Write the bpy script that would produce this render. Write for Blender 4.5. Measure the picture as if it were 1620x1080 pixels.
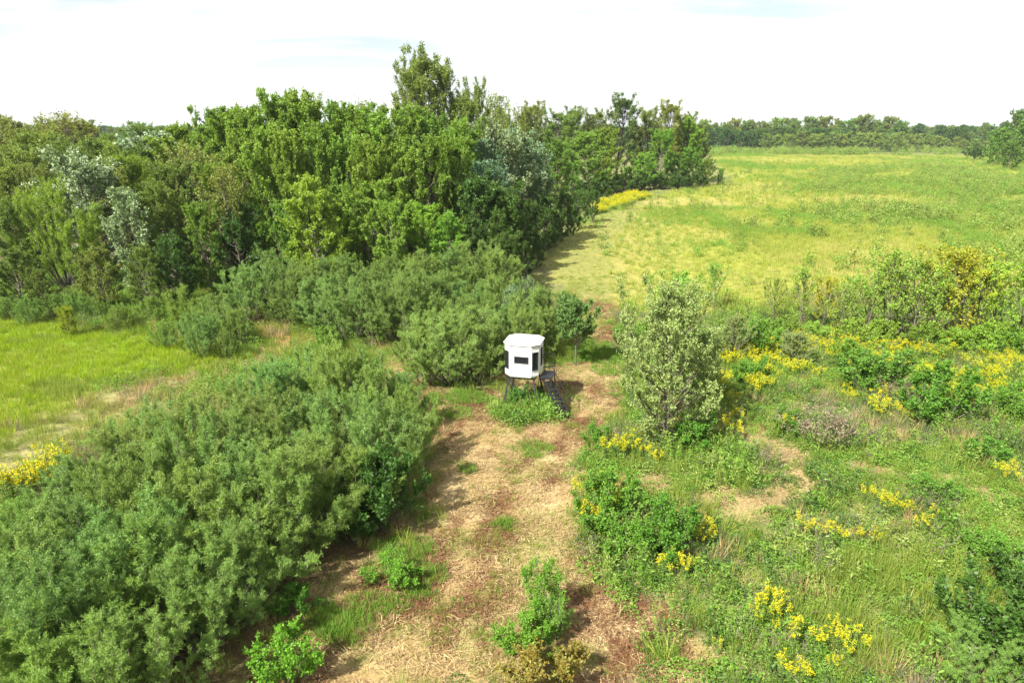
import bpy, math, random
import numpy as np
from mathutils import Vector

for o in list(bpy.data.objects):
    bpy.data.objects.remove(o)
scene = bpy.context.scene
COL = scene.collection
RNG = np.random.default_rng(7)
R = math.radians

# ------------------------------------------------------------------ camera
CAM_H = 14.5
PITCH = math.atan((540 - 205) / 1080)          # eye level lies 335 px above the middle
cam = bpy.data.cameras.new('camera')
cam.lens = 24.0
cam.sensor_width = 36.0
cam.clip_start = 0.5
cam.clip_end = 20000
camo = bpy.data.objects.new('camera', cam)
COL.objects.link(camo)
camo.location = (0, 0, CAM_H)
camo.rotation_euler = (math.pi / 2 - PITCH, 0, 0)
scene.camera = camo

# ------------------------------------------------------------------ sky and sun
SUN_EL, LX, LY = R(45), 0.68, 0.73              # light travels towards +x, +y
world = bpy.data.worlds.new('World')
scene.world = world
world.use_nodes = True
wn, wl = world.node_tree.nodes, world.node_tree.links
wn.clear()
wout = wn.new('ShaderNodeOutputWorld')
wbg = wn.new('ShaderNodeBackground')
wbg.inputs['Strength'].default_value = 0.055
sky = wn.new('ShaderNodeTexSky')
sky.sky_type = 'NISHITA'
sky.sun_disc = False
sky.sun_elevation = SUN_EL
sky.sun_rotation = math.atan2(-LX, -LY) % (2 * math.pi)
sky.air_density = 1.0
sky.dust_density = 1.0
sky.ozone_density = 1.0
# thin high cloud, the same kind all round the sky
tc = wn.new('ShaderNodeTexCoord')
sep = wn.new('ShaderNodeSeparateXYZ')
wl.new(tc.outputs['Generated'], sep.inputs[0])
zadd = wn.new('ShaderNodeMath'); zadd.operation = 'ADD'; zadd.inputs[1].default_value = 0.12
wl.new(sep.outputs['Z'], zadd.inputs[0])
zmax = wn.new('ShaderNodeMath'); zmax.operation = 'MAXIMUM'; zmax.inputs[1].default_value = 0.05
wl.new(zadd.outputs[0], zmax.inputs[0])
dx = wn.new('ShaderNodeMath'); dx.operation = 'DIVIDE'
dy = wn.new('ShaderNodeMath'); dy.operation = 'DIVIDE'
wl.new(sep.outputs['X'], dx.inputs[0]); wl.new(zmax.outputs[0], dx.inputs[1])
wl.new(sep.outputs['Y'], dy.inputs[0]); wl.new(zmax.outputs[0], dy.inputs[1])
cmb = wn.new('ShaderNodeCombineXYZ')
wl.new(dx.outputs[0], cmb.inputs['X']); wl.new(dy.outputs[0], cmb.inputs['Y'])
mp = wn.new('ShaderNodeMapping')
mp.inputs['Location'].default_value = (3.1, 1.4, 0)
mp.inputs['Scale'].default_value = (0.55, 1.0, 1)
mp.inputs['Rotation'].default_value = (0, 0, 0.25)
wl.new(cmb.outputs[0], mp.inputs['Vector'])
cn = wn.new('ShaderNodeTexNoise')
cn.inputs['Scale'].default_value = 1.1
cn.inputs['Detail'].default_value = 7
cn.inputs['Roughness'].default_value = 0.55
cn.inputs['Distortion'].default_value = 0.4
wl.new(mp.outputs[0], cn.inputs['Vector'])
cr = wn.new('ShaderNodeValToRGB')
cr.color_ramp.elements[0].position = 0.36
cr.color_ramp.elements[0].color = (0.42, 0.42, 0.42, 1)
cr.color_ramp.elements[1].position = 0.52
cr.color_ramp.elements[1].color = (1, 1, 1, 1)
wl.new(cn.outputs['Fac'], cr.inputs['Fac'])
mix = wn.new('ShaderNodeMixRGB')
mix.inputs['Color2'].default_value = (7.7, 7.85, 8.0, 1)
hz = wn.new('ShaderNodeMapRange'); hz.interpolation_type = 'SMOOTHSTEP'      # pale haze low over the horizon, all round
hz.inputs['From Min'].default_value = 0.0; hz.inputs['From Max'].default_value = 0.17
hz.inputs['To Min'].default_value = 1.0; hz.inputs['To Max'].default_value = 0.0
wl.new(sep.outputs['Z'], hz.inputs['Value'])
mxx = wn.new('ShaderNodeMath'); mxx.operation = 'MAXIMUM'
wl.new(cr.outputs['Color'], mxx.inputs[0]); wl.new(hz.outputs[0], mxx.inputs[1])
wl.new(mxx.outputs[0], mix.inputs['Fac'])
wl.new(sky.outputs[0], mix.inputs['Color1'])
wl.new(mix.outputs[0], wbg.inputs['Color'])
wl.new(wbg.outputs[0], wout.inputs['Surface'])

sun = bpy.data.lights.new('sun', 'SUN')
sun.energy = 5.0
sun.angle = R(0.6)
sun.color = (1.0, 0.95, 0.86)
suno = bpy.data.objects.new('sun', sun)
COL.objects.link(suno)
ce = math.cos(SUN_EL); ln = math.hypot(LX, LY)
suno.rotation_euler = Vector((LX / ln * ce, LY / ln * ce, -math.sin(SUN_EL))).to_track_quat('-Z', 'Y').to_euler()
suno.location = (-20, -35, 60)

scene.view_settings.view_transform = 'Standard'
scene.view_settings.look = 'None'
scene.view_settings.exposure = 1.5
scene.view_settings.gamma = 1.0
scene.view_settings.use_curve_mapping = False
scene.cycles.max_bounces = 8
scene.cycles.diffuse_bounces = 4
scene.cycles.transmission_bounces = 4
scene.cycles.use_denoising = True

# ------------------------------------------------------------------ camera geometry of the photograph (1620 x 1080)
SP, CP = math.sin(PITCH), math.cos(PITCH)

def ray(u, v):
    r = (np.asarray(u, float) - 810) / 1080
    d = (np.asarray(v, float) - 540) / 1080
    return r, CP - d * SP, -SP - d * CP         # x, y, z of the direction

def G(u, v):
    """ground point seen at pixel u, v"""
    x, y, z = ray(u, v)
    t = CAM_H / -z
    return x * t, y * t

def at(u, vt, Y):
    """x and height z of the point seen at pixel u, vt at depth Y"""
    x, y, z = ray(u, vt)
    return x / y * Y, CAM_H + z / y * Y

# ------------------------------------------------------------------ numpy noise
def _hash(ix, iy, s):
    h = (ix * 374761393 + iy * 668265263 + s * 974634377) & 0xffffffff
    h = ((h ^ (h >> 13)) * 1274126177) & 0xffffffff
    return ((h ^ (h >> 16)) & 0xffff) / 65535.0

def vnoise(x, y, s=0):
    x = np.asarray(x, float); y = np.asarray(y, float)
    ix = np.floor(x).astype(np.int64); iy = np.floor(y).astype(np.int64)
    fx = x - ix; fy = y - iy
    fx = fx * fx * (3 - 2 * fx); fy = fy * fy * (3 - 2 * fy)
    a = _hash(ix, iy, s); b = _hash(ix + 1, iy, s); c = _hash(ix, iy + 1, s); d = _hash(ix + 1, iy + 1, s)
    return (a * (1 - fx) + b * fx) * (1 - fy) + (c * (1 - fx) + d * fx) * fy

def fbm(x, y, s=0, o=4):
    t = 0; a = 0.5; n = 0
    for k in range(o):
        t = t + a * vnoise(x, y, s + k * 17); n += a
        x = x * 2.03; y = y * 2.03; a *= 0.5
    return t / n

def sstep(a, b, x):
    t = np.clip((x - a) / (b - a), 0, 1)
    return t * t * (3 - 2 * t)

def poly_world(pts):
    return np.array([G(u, v) for u, v in pts])

def sdist(P, x, y):
    """signed distance to polygon P, positive inside"""
    x = np.asarray(x, float); y = np.asarray(y, float)
    d = np.full(x.shape, 1e9); ins = np.zeros(x.shape, bool)
    n = len(P)
    for i in range(n):
        x0, y0 = P[i]; x1, y1 = P[(i + 1) % n]
        ex, ey = x1 - x0, y1 - y0
        t = np.clip(((x - x0) * ex + (y - y0) * ey) / (ex * ex + ey * ey + 1e-9), 0, 1)
        d = np.minimum(d, np.hypot(x - x0 - t * ex, y - y0 - t * ey))
        c = (y0 > y) != (y1 > y)
        ins ^= c & (x < (x1 - x0) * (y - y0) / (y1 - y0 + 1e-12) + x0)
    return np.where(ins, d, -d)

def ldist(L, x, y):
    d = np.full(np.shape(x), 1e9)
    for i in range(len(L) - 1):
        x0, y0 = L[i]; x1, y1 = L[i + 1]
        ex, ey = x1 - x0, y1 - y0
        t = np.clip(((x - x0) * ex + (y - y0) * ey) / (ex * ex + ey * ey + 1e-9), 0, 1)
        d = np.minimum(d, np.hypot(x - x0 - t * ex, y - y0 - t * ey))
    return d

MOWN = poly_world([(300, 1120), (420, 1010), (530, 930), (610, 880), (690, 800), (680, 720), (650, 650), (590, 565),
                   (640, 560), (690, 615), (790, 620), (850, 590), (915, 560), (925, 500), (880, 445), (850, 412), (905, 365),
                   (960, 322), (1030, 318), (1000, 350), (960, 400), (965, 450), (990, 510), (975, 590), (985, 640), (945, 700),
                   (915, 760), (925, 850), (985, 930), (1085, 975), (1150, 1120)])
TRAIL = poly_world([(-60, 770), (40, 705), (130, 655), (250, 610), (390, 575), (450, 553), (455, 535), (425, 514), (380, 490)])
LPATH = poly_world([(1010, 770), (1120, 795), (1255, 785), (1258, 738), (1190, 690), (1150, 650)])
LPATH2 = poly_world([(1255, 742), (1330, 738), (1420, 750), (1540, 775), (1640, 800)])
MEADOW = poly_world([(-120, 500), (60, 500), (150, 512), (260, 530), (350, 560), (370, 578), (250, 605), (120, 650), (20, 700), (-120, 760)])
FIELD = poly_world([(880, 440), (860, 412), (950, 320), (1160, 290), (1120, 240), (1620, 248), (2300, 250), (2300, 470), (1620, 470), (1300, 470), (1080, 500), (985, 510)])
HAYROLL = [poly_world(q) for q in (
    [(1130, 560), (1400, 540), (1640, 560), (1640, 640), (1400, 650), (1150, 650)],)]

def zones(x, y):
    """zone weights at ground points"""
    n1 = (fbm(x * 0.9, y * 0.9, 3) - 0.5); n2 = (fbm(x * 0.22, y * 0.22, 9) - 0.5)
    dist = np.hypot(x, y)
    m = sstep(-0.6, 0.9, sdist(MOWN, x, y) + n1 * 3.0 + n2 * 2.2)
    tr = sstep(2.6, 0.9, ldist(TRAIL, x, y) + n1 * 3.0)
    lp = np.maximum(sstep(1.5, 0.2, ldist(LPATH, x, y) + n1 * 4.0), sstep(0.9, 0.1, ldist(LPATH2, x, y) + n1 * 2.6))
    me = sstep(-0.8, 1.5, sdist(MEADOW, x, y) + n2 * 5)
    fi = sstep(-2, 2.5, sdist(FIELD, x, y) + n2 * 8)
    return m, tr, lp, me, fi, n1, n2, dist

def gheight(x, y):
    dist = np.hypot(x, y)
    h = (fbm(x * 0.05, y * 0.05, 21, 3) - 0.5) * 0.5 + (fbm(x * 0.3, y * 0.3, 22, 3) - 0.5) * 0.16
    h = h * np.clip(dist / 30, 0.5, 1)
    far = np.clip((dist - 600) / 3000, 0, 1)
    return h + far * (fbm(x * 0.0012, y * 0.0012, 31, 3) - 0.55) * 14

def gh(x, y):
    return float(gheight(np.array([x]), np.array([y]))[0])

# ------------------------------------------------------------------ materials
def new_mat(name):
    m = bpy.data.materials.new(name)
    m.use_nodes = True
    m.node_tree.nodes.clear()
    return m, m.node_tree.nodes, m.node_tree.links

def ramp(n, fac, cols):
    r = n.new('ShaderNodeValToRGB')
    el = r.color_ramp.elements
    while len(el) < len(cols):
        el.new(0.5)
    for i, (p, c) in enumerate(cols):
        el[i].position = p
        el[i].color = (*c, 1)
    return r

def leaf_mat(name, cols, trans=0.35, rough=0.5, under=None, spec=0.2, ttint=(1.25, 1.2, 0.6)):
    """leaf: per-leaf colour from attribute rnd, per-plant tint from the object colour"""
    m, n, l = new_mat(name)
    out = n.new('ShaderNodeOutputMaterial')
    a = n.new('ShaderNodeAttribute'); a.attribute_name = 'rnd'
    oi = n.new('ShaderNodeObjectInfo')
    ad = n.new('ShaderNodeMath'); ad.operation = 'MULTIPLY_ADD'
    ad.inputs[1].default_value = 0.25; 
    l.new(oi.outputs['Random'], ad.inputs[0])
    ml = n.new('ShaderNodeMath'); ml.operation = 'MULTIPLY'; ml.inputs[1].default_value = 0.75
    l.new(a.outputs['Fac'], ml.inputs[0]); l.new(ml.outputs[0], ad.inputs[2])
    r = ramp(n, None, cols)
    l.new(ad.outputs[0], r.inputs['Fac'])
    tint = n.new('ShaderNodeMixRGB'); tint.blend_type = 'MULTIPLY'; tint.inputs['Fac'].default_value = 1
    src = r.outputs['Color']
    if under:
        ge = n.new('ShaderNodeNewGeometry')
        mu = n.new('ShaderNodeMixRGB'); mu.inputs['Color2'].default_value = (*under, 1)
        l.new(ge.outputs['Backfacing'], mu.inputs['Fac']); l.new(src, mu.inputs['Color1'])
        src = mu.outputs[0]
    l.new(src, tint.inputs['Color1']); l.new(oi.outputs['Color'], tint.inputs['Color2'])
    p = n.new('ShaderNodeBsdfPrincipled')
    p.inputs['Roughness'].default_value = rough
    p.inputs['Specular IOR Level'].default_value = spec
    l.new(tint.outputs[0], p.inputs['Base Color'])
    t = n.new('ShaderNodeBsdfTranslucent')
    tm = n.new('ShaderNodeMixRGB'); tm.blend_type = 'MULTIPLY'; tm.inputs['Fac'].default_value = 1
    tm.inputs['Color2'].default_value = (*ttint, 1)
    l.new(tint.outputs[0], tm.inputs['Color1']); l.new(tm.outputs[0], t.inputs['Color'])
    mx = n.new('ShaderNodeMixShader'); mx.inputs['Fac'].default_value = trans
    l.new(p.outputs[0], mx.inputs[1]); l.new(t.outputs[0], mx.inputs[2])
    l.new(mx.outputs[0], out.inputs['Surface'])
    return m

def plain_mat(name, col, rough=0.6, metal=0.0, spec=0.4, nscale=0, nstr=0.15, bump=0.0):
    m, n, l = new_mat(name)
    out = n.new('ShaderNodeOutputMaterial')
    p = n.new('ShaderNodeBsdfPrincipled')
    p.inputs['Base Color'].default_value = (*col, 1)
    p.inputs['Roughness'].default_value = rough
    p.inputs['Metallic'].default_value = metal
    p.inputs['Specular IOR Level'].default_value = spec
    if nscale:
        t = n.new('ShaderNodeTexCoord')
        no = n.new('ShaderNodeTexNoise'); no.inputs['Scale'].default_value = nscale; no.inputs['Detail'].default_value = 5
        l.new(t.outputs['Object'], no.inputs['Vector'])
        r = ramp(n, None, [(0.3, tuple(c * (1 - nstr) for c in col)), (0.7, tuple(min(1, c * (1 + nstr)) for c in col))])
        l.new(no.outputs['Fac'], r.inputs['Fac']); l.new(r.outputs[0], p.inputs['Base Color'])
        if bump:
            b = n.new('ShaderNodeBump'); b.inputs['Strength'].default_value = bump; b.inputs['Distance'].default_value = 0.01
            l.new(no.outputs['Fac'], b.inputs['Height']); l.new(b.outputs[0], p.inputs['Normal'])
    l.new(p.outputs[0], out.inputs['Surface'])
    return m

M = {}
M['willow'] = leaf_mat('willow_leaf', [(0.0, (0.082, 0.151, 0.016)), (0.5, (0.150, 0.252, 0.034)), (1.0, (0.248, 0.346, 0.074))], under=(0.175, 0.275, 0.075), trans=0.28)
M['cotton'] = leaf_mat('cottonwood_leaf', [(0.0, (0.066, 0.140, 0.010)), (0.5, (0.140, 0.262, 0.018)), (1.0, (0.255, 0.375, 0.048))], under=(0.18, 0.29, 0.05), trans=0.33)
M['olive'] = leaf_mat('olive_green_leaf', [(0.0, (0.085, 0.135, 0.020)), (0.5, (0.155, 0.220, 0.042)), (1.0, (0.235, 0.290, 0.080))])
M['dark'] = leaf_mat('dark_green_leaf', [(0.0, (0.028, 0.070, 0.012)), (0.5, (0.060, 0.128, 0.021)), (1.0, (0.112, 0.198, 0.040))], spec=0.3, rough=0.45)
M['silver'] = leaf_mat('silver_leaf', [(0.0, (0.060, 0.115, 0.035)), (0.6, (0.110, 0.175, 0.065)), (1.0, (0.19, 0.25, 0.13))], under=(0.25, 0.30, 0.20), trans=0.25)
M['pale'] = leaf_mat('pale_green_leaf', [(0.0, (0.090, 0.145, 0.035)), (0.6, (0.150, 0.205, 0.065)), (1.0, (0.24, 0.28, 0.13))], under=(0.24, 0.29, 0.12), trans=0.3)
M['twig'] = leaf_mat('dull_twig_leaf', [(0.0, (0.12, 0.115, 0.075)), (0.6, (0.19, 0.18, 0.12)), (1.0, (0.26, 0.25, 0.17))])
M['yellow'] = leaf_mat('yellow_leaf', [(0.0, (0.17, 0.22, 0.020)), (0.5, (0.29, 0.32, 0.028)), (1.0, (0.40, 0.39, 0.04))])
M['yg'] = leaf_mat('yellow_green_leaf', [(0.0, (0.105, 0.160, 0.012)), (0.5, (0.170, 0.240, 0.022)), (1.0, (0.25, 0.31, 0.045))])
M['weed'] = leaf_mat('weed_leaf', [(0.0, (0.075, 0.170, 0.018)), (0.5, (0.140, 0.265, 0.032)), (1.0, (0.230, 0.340, 0.070))])
M['paleweed'] = leaf_mat('pale_weed_leaf', [(0.0, (0.115, 0.190, 0.026)), (0.5, (0.200, 0.280, 0.050)), (1.0, (0.300, 0.345, 0.110))])
M['grass'] = leaf_mat('grass_blade', [(0.0, (0.105, 0.190, 0.020)), (0.5, (0.190, 0.265, 0.038)), (1.0, (0.30, 0.315, 0.09))])
M['meadow'] = leaf_mat('meadow_blade', [(0.0, (0.150, 0.265, 0.010)), (0.5, (0.240, 0.350, 0.016)), (1.0, (0.35, 0.400, 0.030))])
M['fieldgrass'] = leaf_mat('field_grass_blade', [(0.0, (0.175, 0.240, 0.026)), (0.5, (0.270, 0.320, 0.046)), (1.0, (0.39, 0.395, 0.115))])
M['palegrass'] = leaf_mat('pale_seeding_grass', [(0.0, (0.26, 0.275, 0.065)), (0.5, (0.37, 0.365, 0.105)), (1.0, (0.48, 0.46, 0.19))])
M['straw'] = leaf_mat('straw_blade', [(0.0, (0.205, 0.130, 0.056)), (0.5, (0.335, 0.242, 0.108)), (1.0, (0.47, 0.38, 0.195))], trans=0.15, rough=0.7, ttint=(1, 1, 1))
M['thatch'] = leaf_mat('brown_thatch', [(0.0, (0.085, 0.036, 0.018)), (0.5, (0.150, 0.072, 0.036)), (1.0, (0.24, 0.145, 0.075))], trans=0.1, rough=0.8, ttint=(1, 1, 1))
M['goldenrod'] = leaf_mat('goldenrod_flower', [(0.0, (0.32, 0.36, 0.012)), (0.5, (0.56, 0.50, 0.012)), (1.0, (0.70, 0.63, 0.05))], trans=0.3, ttint=(1, 1, 0.7), spec=0.1)
M['rust'] = leaf_mat('rusty_weed_leaf', [(0.0, (0.13, 0.085, 0.018)), (0.5, (0.22, 0.165, 0.030)), (1.0, (0.26, 0.27, 0.060))])
M['bark'] = plain_mat('grey_brown_bark', (0.10, 0.085, 0.065), 0.9, nscale=6, nstr=0.4, bump=0.4)
M['stem'] = plain_mat('green_stem', (0.12, 0.15, 0.06), 0.7)
M['whitewall'] = plain_mat('white_fibreglass', (0.70, 0.70, 0.69), 0.38, nscale=2.2, nstr=0.025)
M['blackframe'] = plain_mat('black_rubber', (0.018, 0.018, 0.020), 0.55)
M['glass'] = plain_mat('dark_tinted_glass', (0.012, 0.014, 0.016), 0.06, spec=0.6)
M['steel'] = plain_mat('dark_painted_steel', (0.014, 0.015, 0.018), 0.5, spec=0.5, nscale=14, nstr=0.3)
M['greytrim'] = plain_mat('grey_roof_lip', (0.36, 0.36, 0.36), 0.5)
M['greyprint'] = plain_mat('grey_print', (0.33, 0.33, 0.34), 0.6)

# ------------------------------------------------------------------ mesh builders
def mesh_quads(name, V, mat, rnd=None, mats=None, midx=None):
    """V: (n,4,3) separate quads"""
    n = len(V)
    me = bpy.data.meshes.new(name)
    me.vertices.add(4 * n); me.loops.add(4 * n); me.polygons.add(n)
    me.vertices.foreach_set('co', np.ascontiguousarray(V, np.float32).ravel())
    me.loops.foreach_set('vertex_index', np.arange(4 * n, dtype=np.int32))
    me.polygons.foreach_set('loop_start', np.arange(0, 4 * n, 4, dtype=np.int32))
    me.polygons.foreach_set('loop_total', np.full(n, 4, np.int32))
    for mm in (mats or [mat]):
        me.materials.append(mm)
    if midx is not None:
        me.polygons.foreach_set('material_index', np.asarray(midx, np.int32))
    if rnd is not None:
        at_ = me.attributes.new('rnd', 'FLOAT', 'FACE')
        at_.data.foreach_set('value', np.asarray(rnd, np.float32))
    me.update(calc_edges=True)
    return me

def unit(v):
    return v / (np.linalg.norm(v, axis=-1, keepdims=True) + 1e-9)

def kites(P, A, N, L, W, wpos=0.45):
    A = unit(A); B = unit(np.cross(N, A))
    L = np.asarray(L)[:, None]; W = np.asarray(W)[:, None]
    mid = P + A * L * wpos
    return np.stack([P, mid + B * W * 0.5, P + A * L, mid - B * W * 0.5], 1)

def tube_quads(path, rad, k=4):
    path = np.asarray(path, float); rad = np.asarray(rad, float)
    T = np.gradient(path, axis=0); T = unit(T)
    ref = np.array([1.0, 0.31, 0.17])
    U = unit(np.cross(T, ref)); Wv = np.cross(T, U)
    a = np.arange(k) * 2 * math.pi / k
    ring = path[:, None, :] + rad[:, None, None] * (np.cos(a)[None, :, None] * U[:, None, :] + np.sin(a)[None, :, None] * Wv[:, None, :])
    r2 = np.roll(ring, -1, axis=1)
    q = np.stack([ring[:-1], r2[:-1], r2[1:], ring[1:]], 2)
    return q.reshape(-1, 4, 3)

class Proto:
    def __init__(s, h, wood, leaves, lmat, wmat='bark', flowers=None):
        s.h = h
        rg = np.random.default_rng(len(wood) + len(leaves))
        s.wood = mesh_quads('trunk', wood, M[wmat]) if len(wood) else None
        s.crown = mesh_quads('crown', leaves, M[lmat], rg.random(len(leaves))) if len(leaves) else None
        s.fl = mesh_quads('flower_heads', flowers, M['goldenrod'], rg.random(len(flowers))) if flowers is not None else None

def plant_gen(seed, H, rad, stems=1, spread=0.0, cb=0.2, nlimb=40, asc=45, prof='egg', twigs=8, tl=0.9, lpt=30, ll=0.2, lw=0.14,
              up=0.35, droop=0.0, nup=0.5, jit=0.06, tr=0.18, twig_tubes=False, leader=True, limb_r=0.35, gap=0.0, tip=0.18):
    """a tree (stems = 1) or a many-stemmed shrub; returns wood quads and leaf quads"""
    g = np.random.default_rng(seed)
    wood = []; B = []; D = []; LN = []
    def profile(t):
        if prof == 'egg':
            return max(0.05, math.sin(min(1.0, t * 0.88 + 0.12) ** 0.75 * math.pi)) ** 0.7
        if prof == 'loose':
            return (1 - t) ** 0.7 * min(1, t * 3 + 0.65) * (0.75 + 0.5 * g.random()) + 0.05
        if prof == 'cone':
            return (1 - t) ** 0.8 * min(1, t * 6 + 0.35) + 0.06
        if prof == 'column':
            return (1 - t ** 2.5) * 0.9 * min(1, t * 4 + 0.45) + 0.08
        return 1.0
    def limb(S, h, rr, rise, r0, m, ltw):
        s = np.linspace(0, 1, 6)[:, None]
        cv = g.normal(0, 0.06, 3)
        path = S + np.array([h[0], h[1], 0]) * rr * (s ** 0.85) + np.array([0, 0, 1.0]) * rise * (s ** 1.25) + cv * rr * s * (1 - s) * 2
        wood.append(tube_quads(path, r0 * (1 - 0.85 * s[:, 0]) + 0.006, 3))
        ss = np.clip(tip + (1.02 - tip) * np.sqrt(g.random(m)), 0, 1)
        f = ss * 5; i = np.minimum(f.astype(int), 4); fr = (f - i)[:, None]
        P = path[i] * (1 - fr) + path[i + 1] * fr
        T = unit(path[i + 1] - path[i])
        d = unit(T * 0.55 + unit(g.normal(0, 1, (m, 3))) * 0.85 + np.array([0, 0, up]))
        B.append(P); D.append(d); LN.append(ltw * (0.55 + 0.75 * g.random(m)) * (1.1 - 0.45 * ss))
    if stems == 1:
        tp = np.linspace(0, 1, 8)[:, None]
        lean = g.normal(0, 0.03, 2)
        trunk = np.hstack([lean[0] * H * tp + 0.03 * H * np.sin(tp * 5 + g.random() * 6) * tp, lean[1] * H * tp + 0.03 * H * np.sin(tp * 4 + g.random() * 6) * tp, tp * H * 0.96])
        wood.append(tube_quads(trunk, tr * (1 - 0.93 * tp[:, 0]) + 0.008, 6))
        for i in range(nlimb):
            t = ((i + g.random()) / nlimb) ** 0.95
            zt = cb + (1 - cb) * t * 0.93
            f = zt / 0.96 * 7; k = min(int(f), 6); S = trunk[k] * (1 - (f - k)) + trunk[k + 1] * (f - k)
            az = i * 2.39996 + g.normal(0, 0.35)
            if gap and math.sin(az * 2 + seed) > 1 - gap:
                continue
            rr = rad * profile(t) * (0.72 + 0.5 * g.random())
            e = R(asc + g.normal(0, 9) + 18 * t)
            rise = min(rr * math.tan(e), H - S[2] + 0.04 * H)
            m = max(3, int(twigs * (0.4 + 0.75 * rr / rad)))
            limb(S, (math.cos(az), math.sin(az)), rr, rise, tr * limb_r * (1 - 0.6 * t) + 0.01, m, tl)
        if leader:
            limb(trunk[4], (0.1, 0.1), 0.2 * rad, H * 0.44, tr * 0.2, twigs, tl * 0.8)
    else:
        nb = max(4, int(round(stems / 3.0)))
        bz = [(k * 2.39996 + g.normal(0, 0.35), math.sqrt((k + 0.4) / nb), g.uniform(0.84, 1.06)) for k in range(nb)]
        for i in range(stems):
            az0, q0, hm = bz[i % nb]
            az = az0 + g.normal(0, 0.5); q = min(1.0, max(0.0, q0 + g.normal(0, 0.16)))
            hh = H * (math.sqrt(max(0.05, 1 - (q * 0.92) ** 2)) * 0.80 + 0.20) * hm * (0.9 + 0.14 * g.random())
            rr = rad * q * (0.85 + 0.2 * g.random())
            S = np.array([math.cos(az) * rad * 0.16 * q, math.sin(az) * rad * 0.16 * q, 0.0])
            limb(S, (math.cos(az), math.sin(az)), rr, hh, tr * (0.6 + 0.5 * g.random()), twigs, tl)
    B = np.concatenate(B); D = np.concatenate(D); LN = np.concatenate(LN)
    keep = B[:, 2] > cb * H * 0.8
    B, D, LN = B[keep], D[keep], LN[keep]
    if twig_tubes:
        e1 = unit(np.cross(D, np.array([0.3, 0.2, 1.0]))) * 0.008
        wood.append(np.stack([B - e1, B + e1, B + D * LN[:, None] * 0.9 + e1 * 0.3, B + D * LN[:, None] * 0.9 - e1 * 0.3], 1))
    n = len(B)
    idx = np.repeat(np.arange(n), lpt)
    s = g.random(len(idx)) * 0.95 + 0.08
    sag = np.zeros((len(idx), 3)); sag[:, 2] = -droop * LN[idx] * s * s
    P = B[idx] + D[idx] * (LN[idx] * s)[:, None] + sag + g.normal(0, jit, (len(idx), 3))
    A = D[idx] * 0.55 + unit(g.normal(0, 1, (len(idx), 3))) * 0.8 + np.array([0, 0, -droop])
    N = unit(g.normal(0, 1, (len(idx), 3))) * (1 - nup * 0.5) + np.array([0, 0, nup]) + np.array([-LX, -LY, 0]) * 0.0
    L = ll * (0.6 + 0.7 * g.random(len(idx))); W = lw * (0.6 + 0.7 * g.random(len(idx)))
    lv = kites(P, A, N, L, W)
    lv[:, :, 2] = np.maximum(lv[:, :, 2], 0.02)
    return np.concatenate(wood), lv

PR = {}
def proto(key, lmat, n, **kw):
    PR[key] = []
    base = abs(sum(ord(c) * (i + 3) for i, c in enumerate(key))) % 1000
    for i in range(n):
        w, lv = plant_gen(base + i * 31, **kw)
        PR[key].append(Proto(kw['H'], w, lv, lmat))

proto('willow', 'willow', 4, H=4.4, rad=2.2, stems=30, spread=0.8, cb=0.05, twigs=22, tl=0.70, lpt=112, ll=0.105, lw=0.017, up=0.60, droop=0.08, nup=0.25, tip=0.16, jit=0.03, tr=0.035, twig_tubes=True)
proto('cotton', 'cotton', 3, H=16, rad=3.5, cb=0.06, nlimb=54, asc=42, tip=0.22, prof='egg', twigs=20, tl=1.15, lpt=46, ll=0.21, lw=0.15, up=0.55, jit=0.09, tr=0.22)
proto('cottonb', 'cotton', 2, H=16, rad=2.9, cb=0.04, nlimb=56, asc=52, tip=0.25, prof='egg', twigs=19, tl=1.1, lpt=46, ll=0.21, lw=0.15, up=0.75, jit=0.09, tr=0.2, gap=0.12)
proto('tall', 'olive', 2, H=24, rad=3.8, cb=0.12, nlimb=64, asc=50, tip=0.2, prof='egg', twigs=18, tl=1.2, lpt=36, ll=0.25, lw=0.17, up=0.55, jit=0.14, tr=0.3, gap=0.25)
proto('olive', 'olive', 3, H=13, rad=3.2, cb=0.02, nlimb=54, asc=42, tip=0.25, prof='egg', twigs=17, tl=1.0, lpt=30, ll=0.23, lw=0.13, up=0.5, jit=0.10, tr=0.2, twig_tubes=True)
proto('dark', 'dark', 3, H=11, rad=3.2, cb=0.01, nlimb=52, asc=38, tip=0.25, prof='egg', twigs=16, tl=0.9, lpt=30, ll=0.22, lw=0.15, up=0.4, jit=0.09, tr=0.2)
proto('silver', 'silver', 3, H=11, rad=2.6, cb=0.06, nlimb=44, asc=44, prof='egg', twigs=16, tl=0.9, lpt=30, ll=0.21, lw=0.12, up=0.4, droop=0.25, jit=0.07, tr=0.16, nup=0.2)
proto('yg', 'yg', 2, H=10, rad=2.6, cb=0.0, nlimb=60, asc=52, prof='column', twigs=16, tl=0.9, lpt=40, ll=0.22, lw=0.07, up=0.6, jit=0.06, tr=0.16)
proto('grey', 'olive', 1, H=11, rad=2.2, cb=0.2, nlimb=40, asc=50, prof='egg', twigs=12, tl=1.0, lpt=9, ll=0.22, lw=0.12, up=0.6, jit=0.08, tr=0.14, twig_tubes=True)
proto('far', 'olive', 4, H=16, rad=5.4, cb=0.0, nlimb=44, asc=36, prof='column', twigs=10, tl=1.7, lpt=13, ll=0.62, lw=0.46, up=0.45, jit=0.2, tr=0.25)
proto('fardark', 'dark', 3, H=16, rad=6.0, cb=0.0, nlimb=44, asc=34, prof='column', twigs=10, tl=1.8, lpt=13, ll=0.66, lw=0.5, up=0.4, jit=0.2, tr=0.25)
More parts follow.
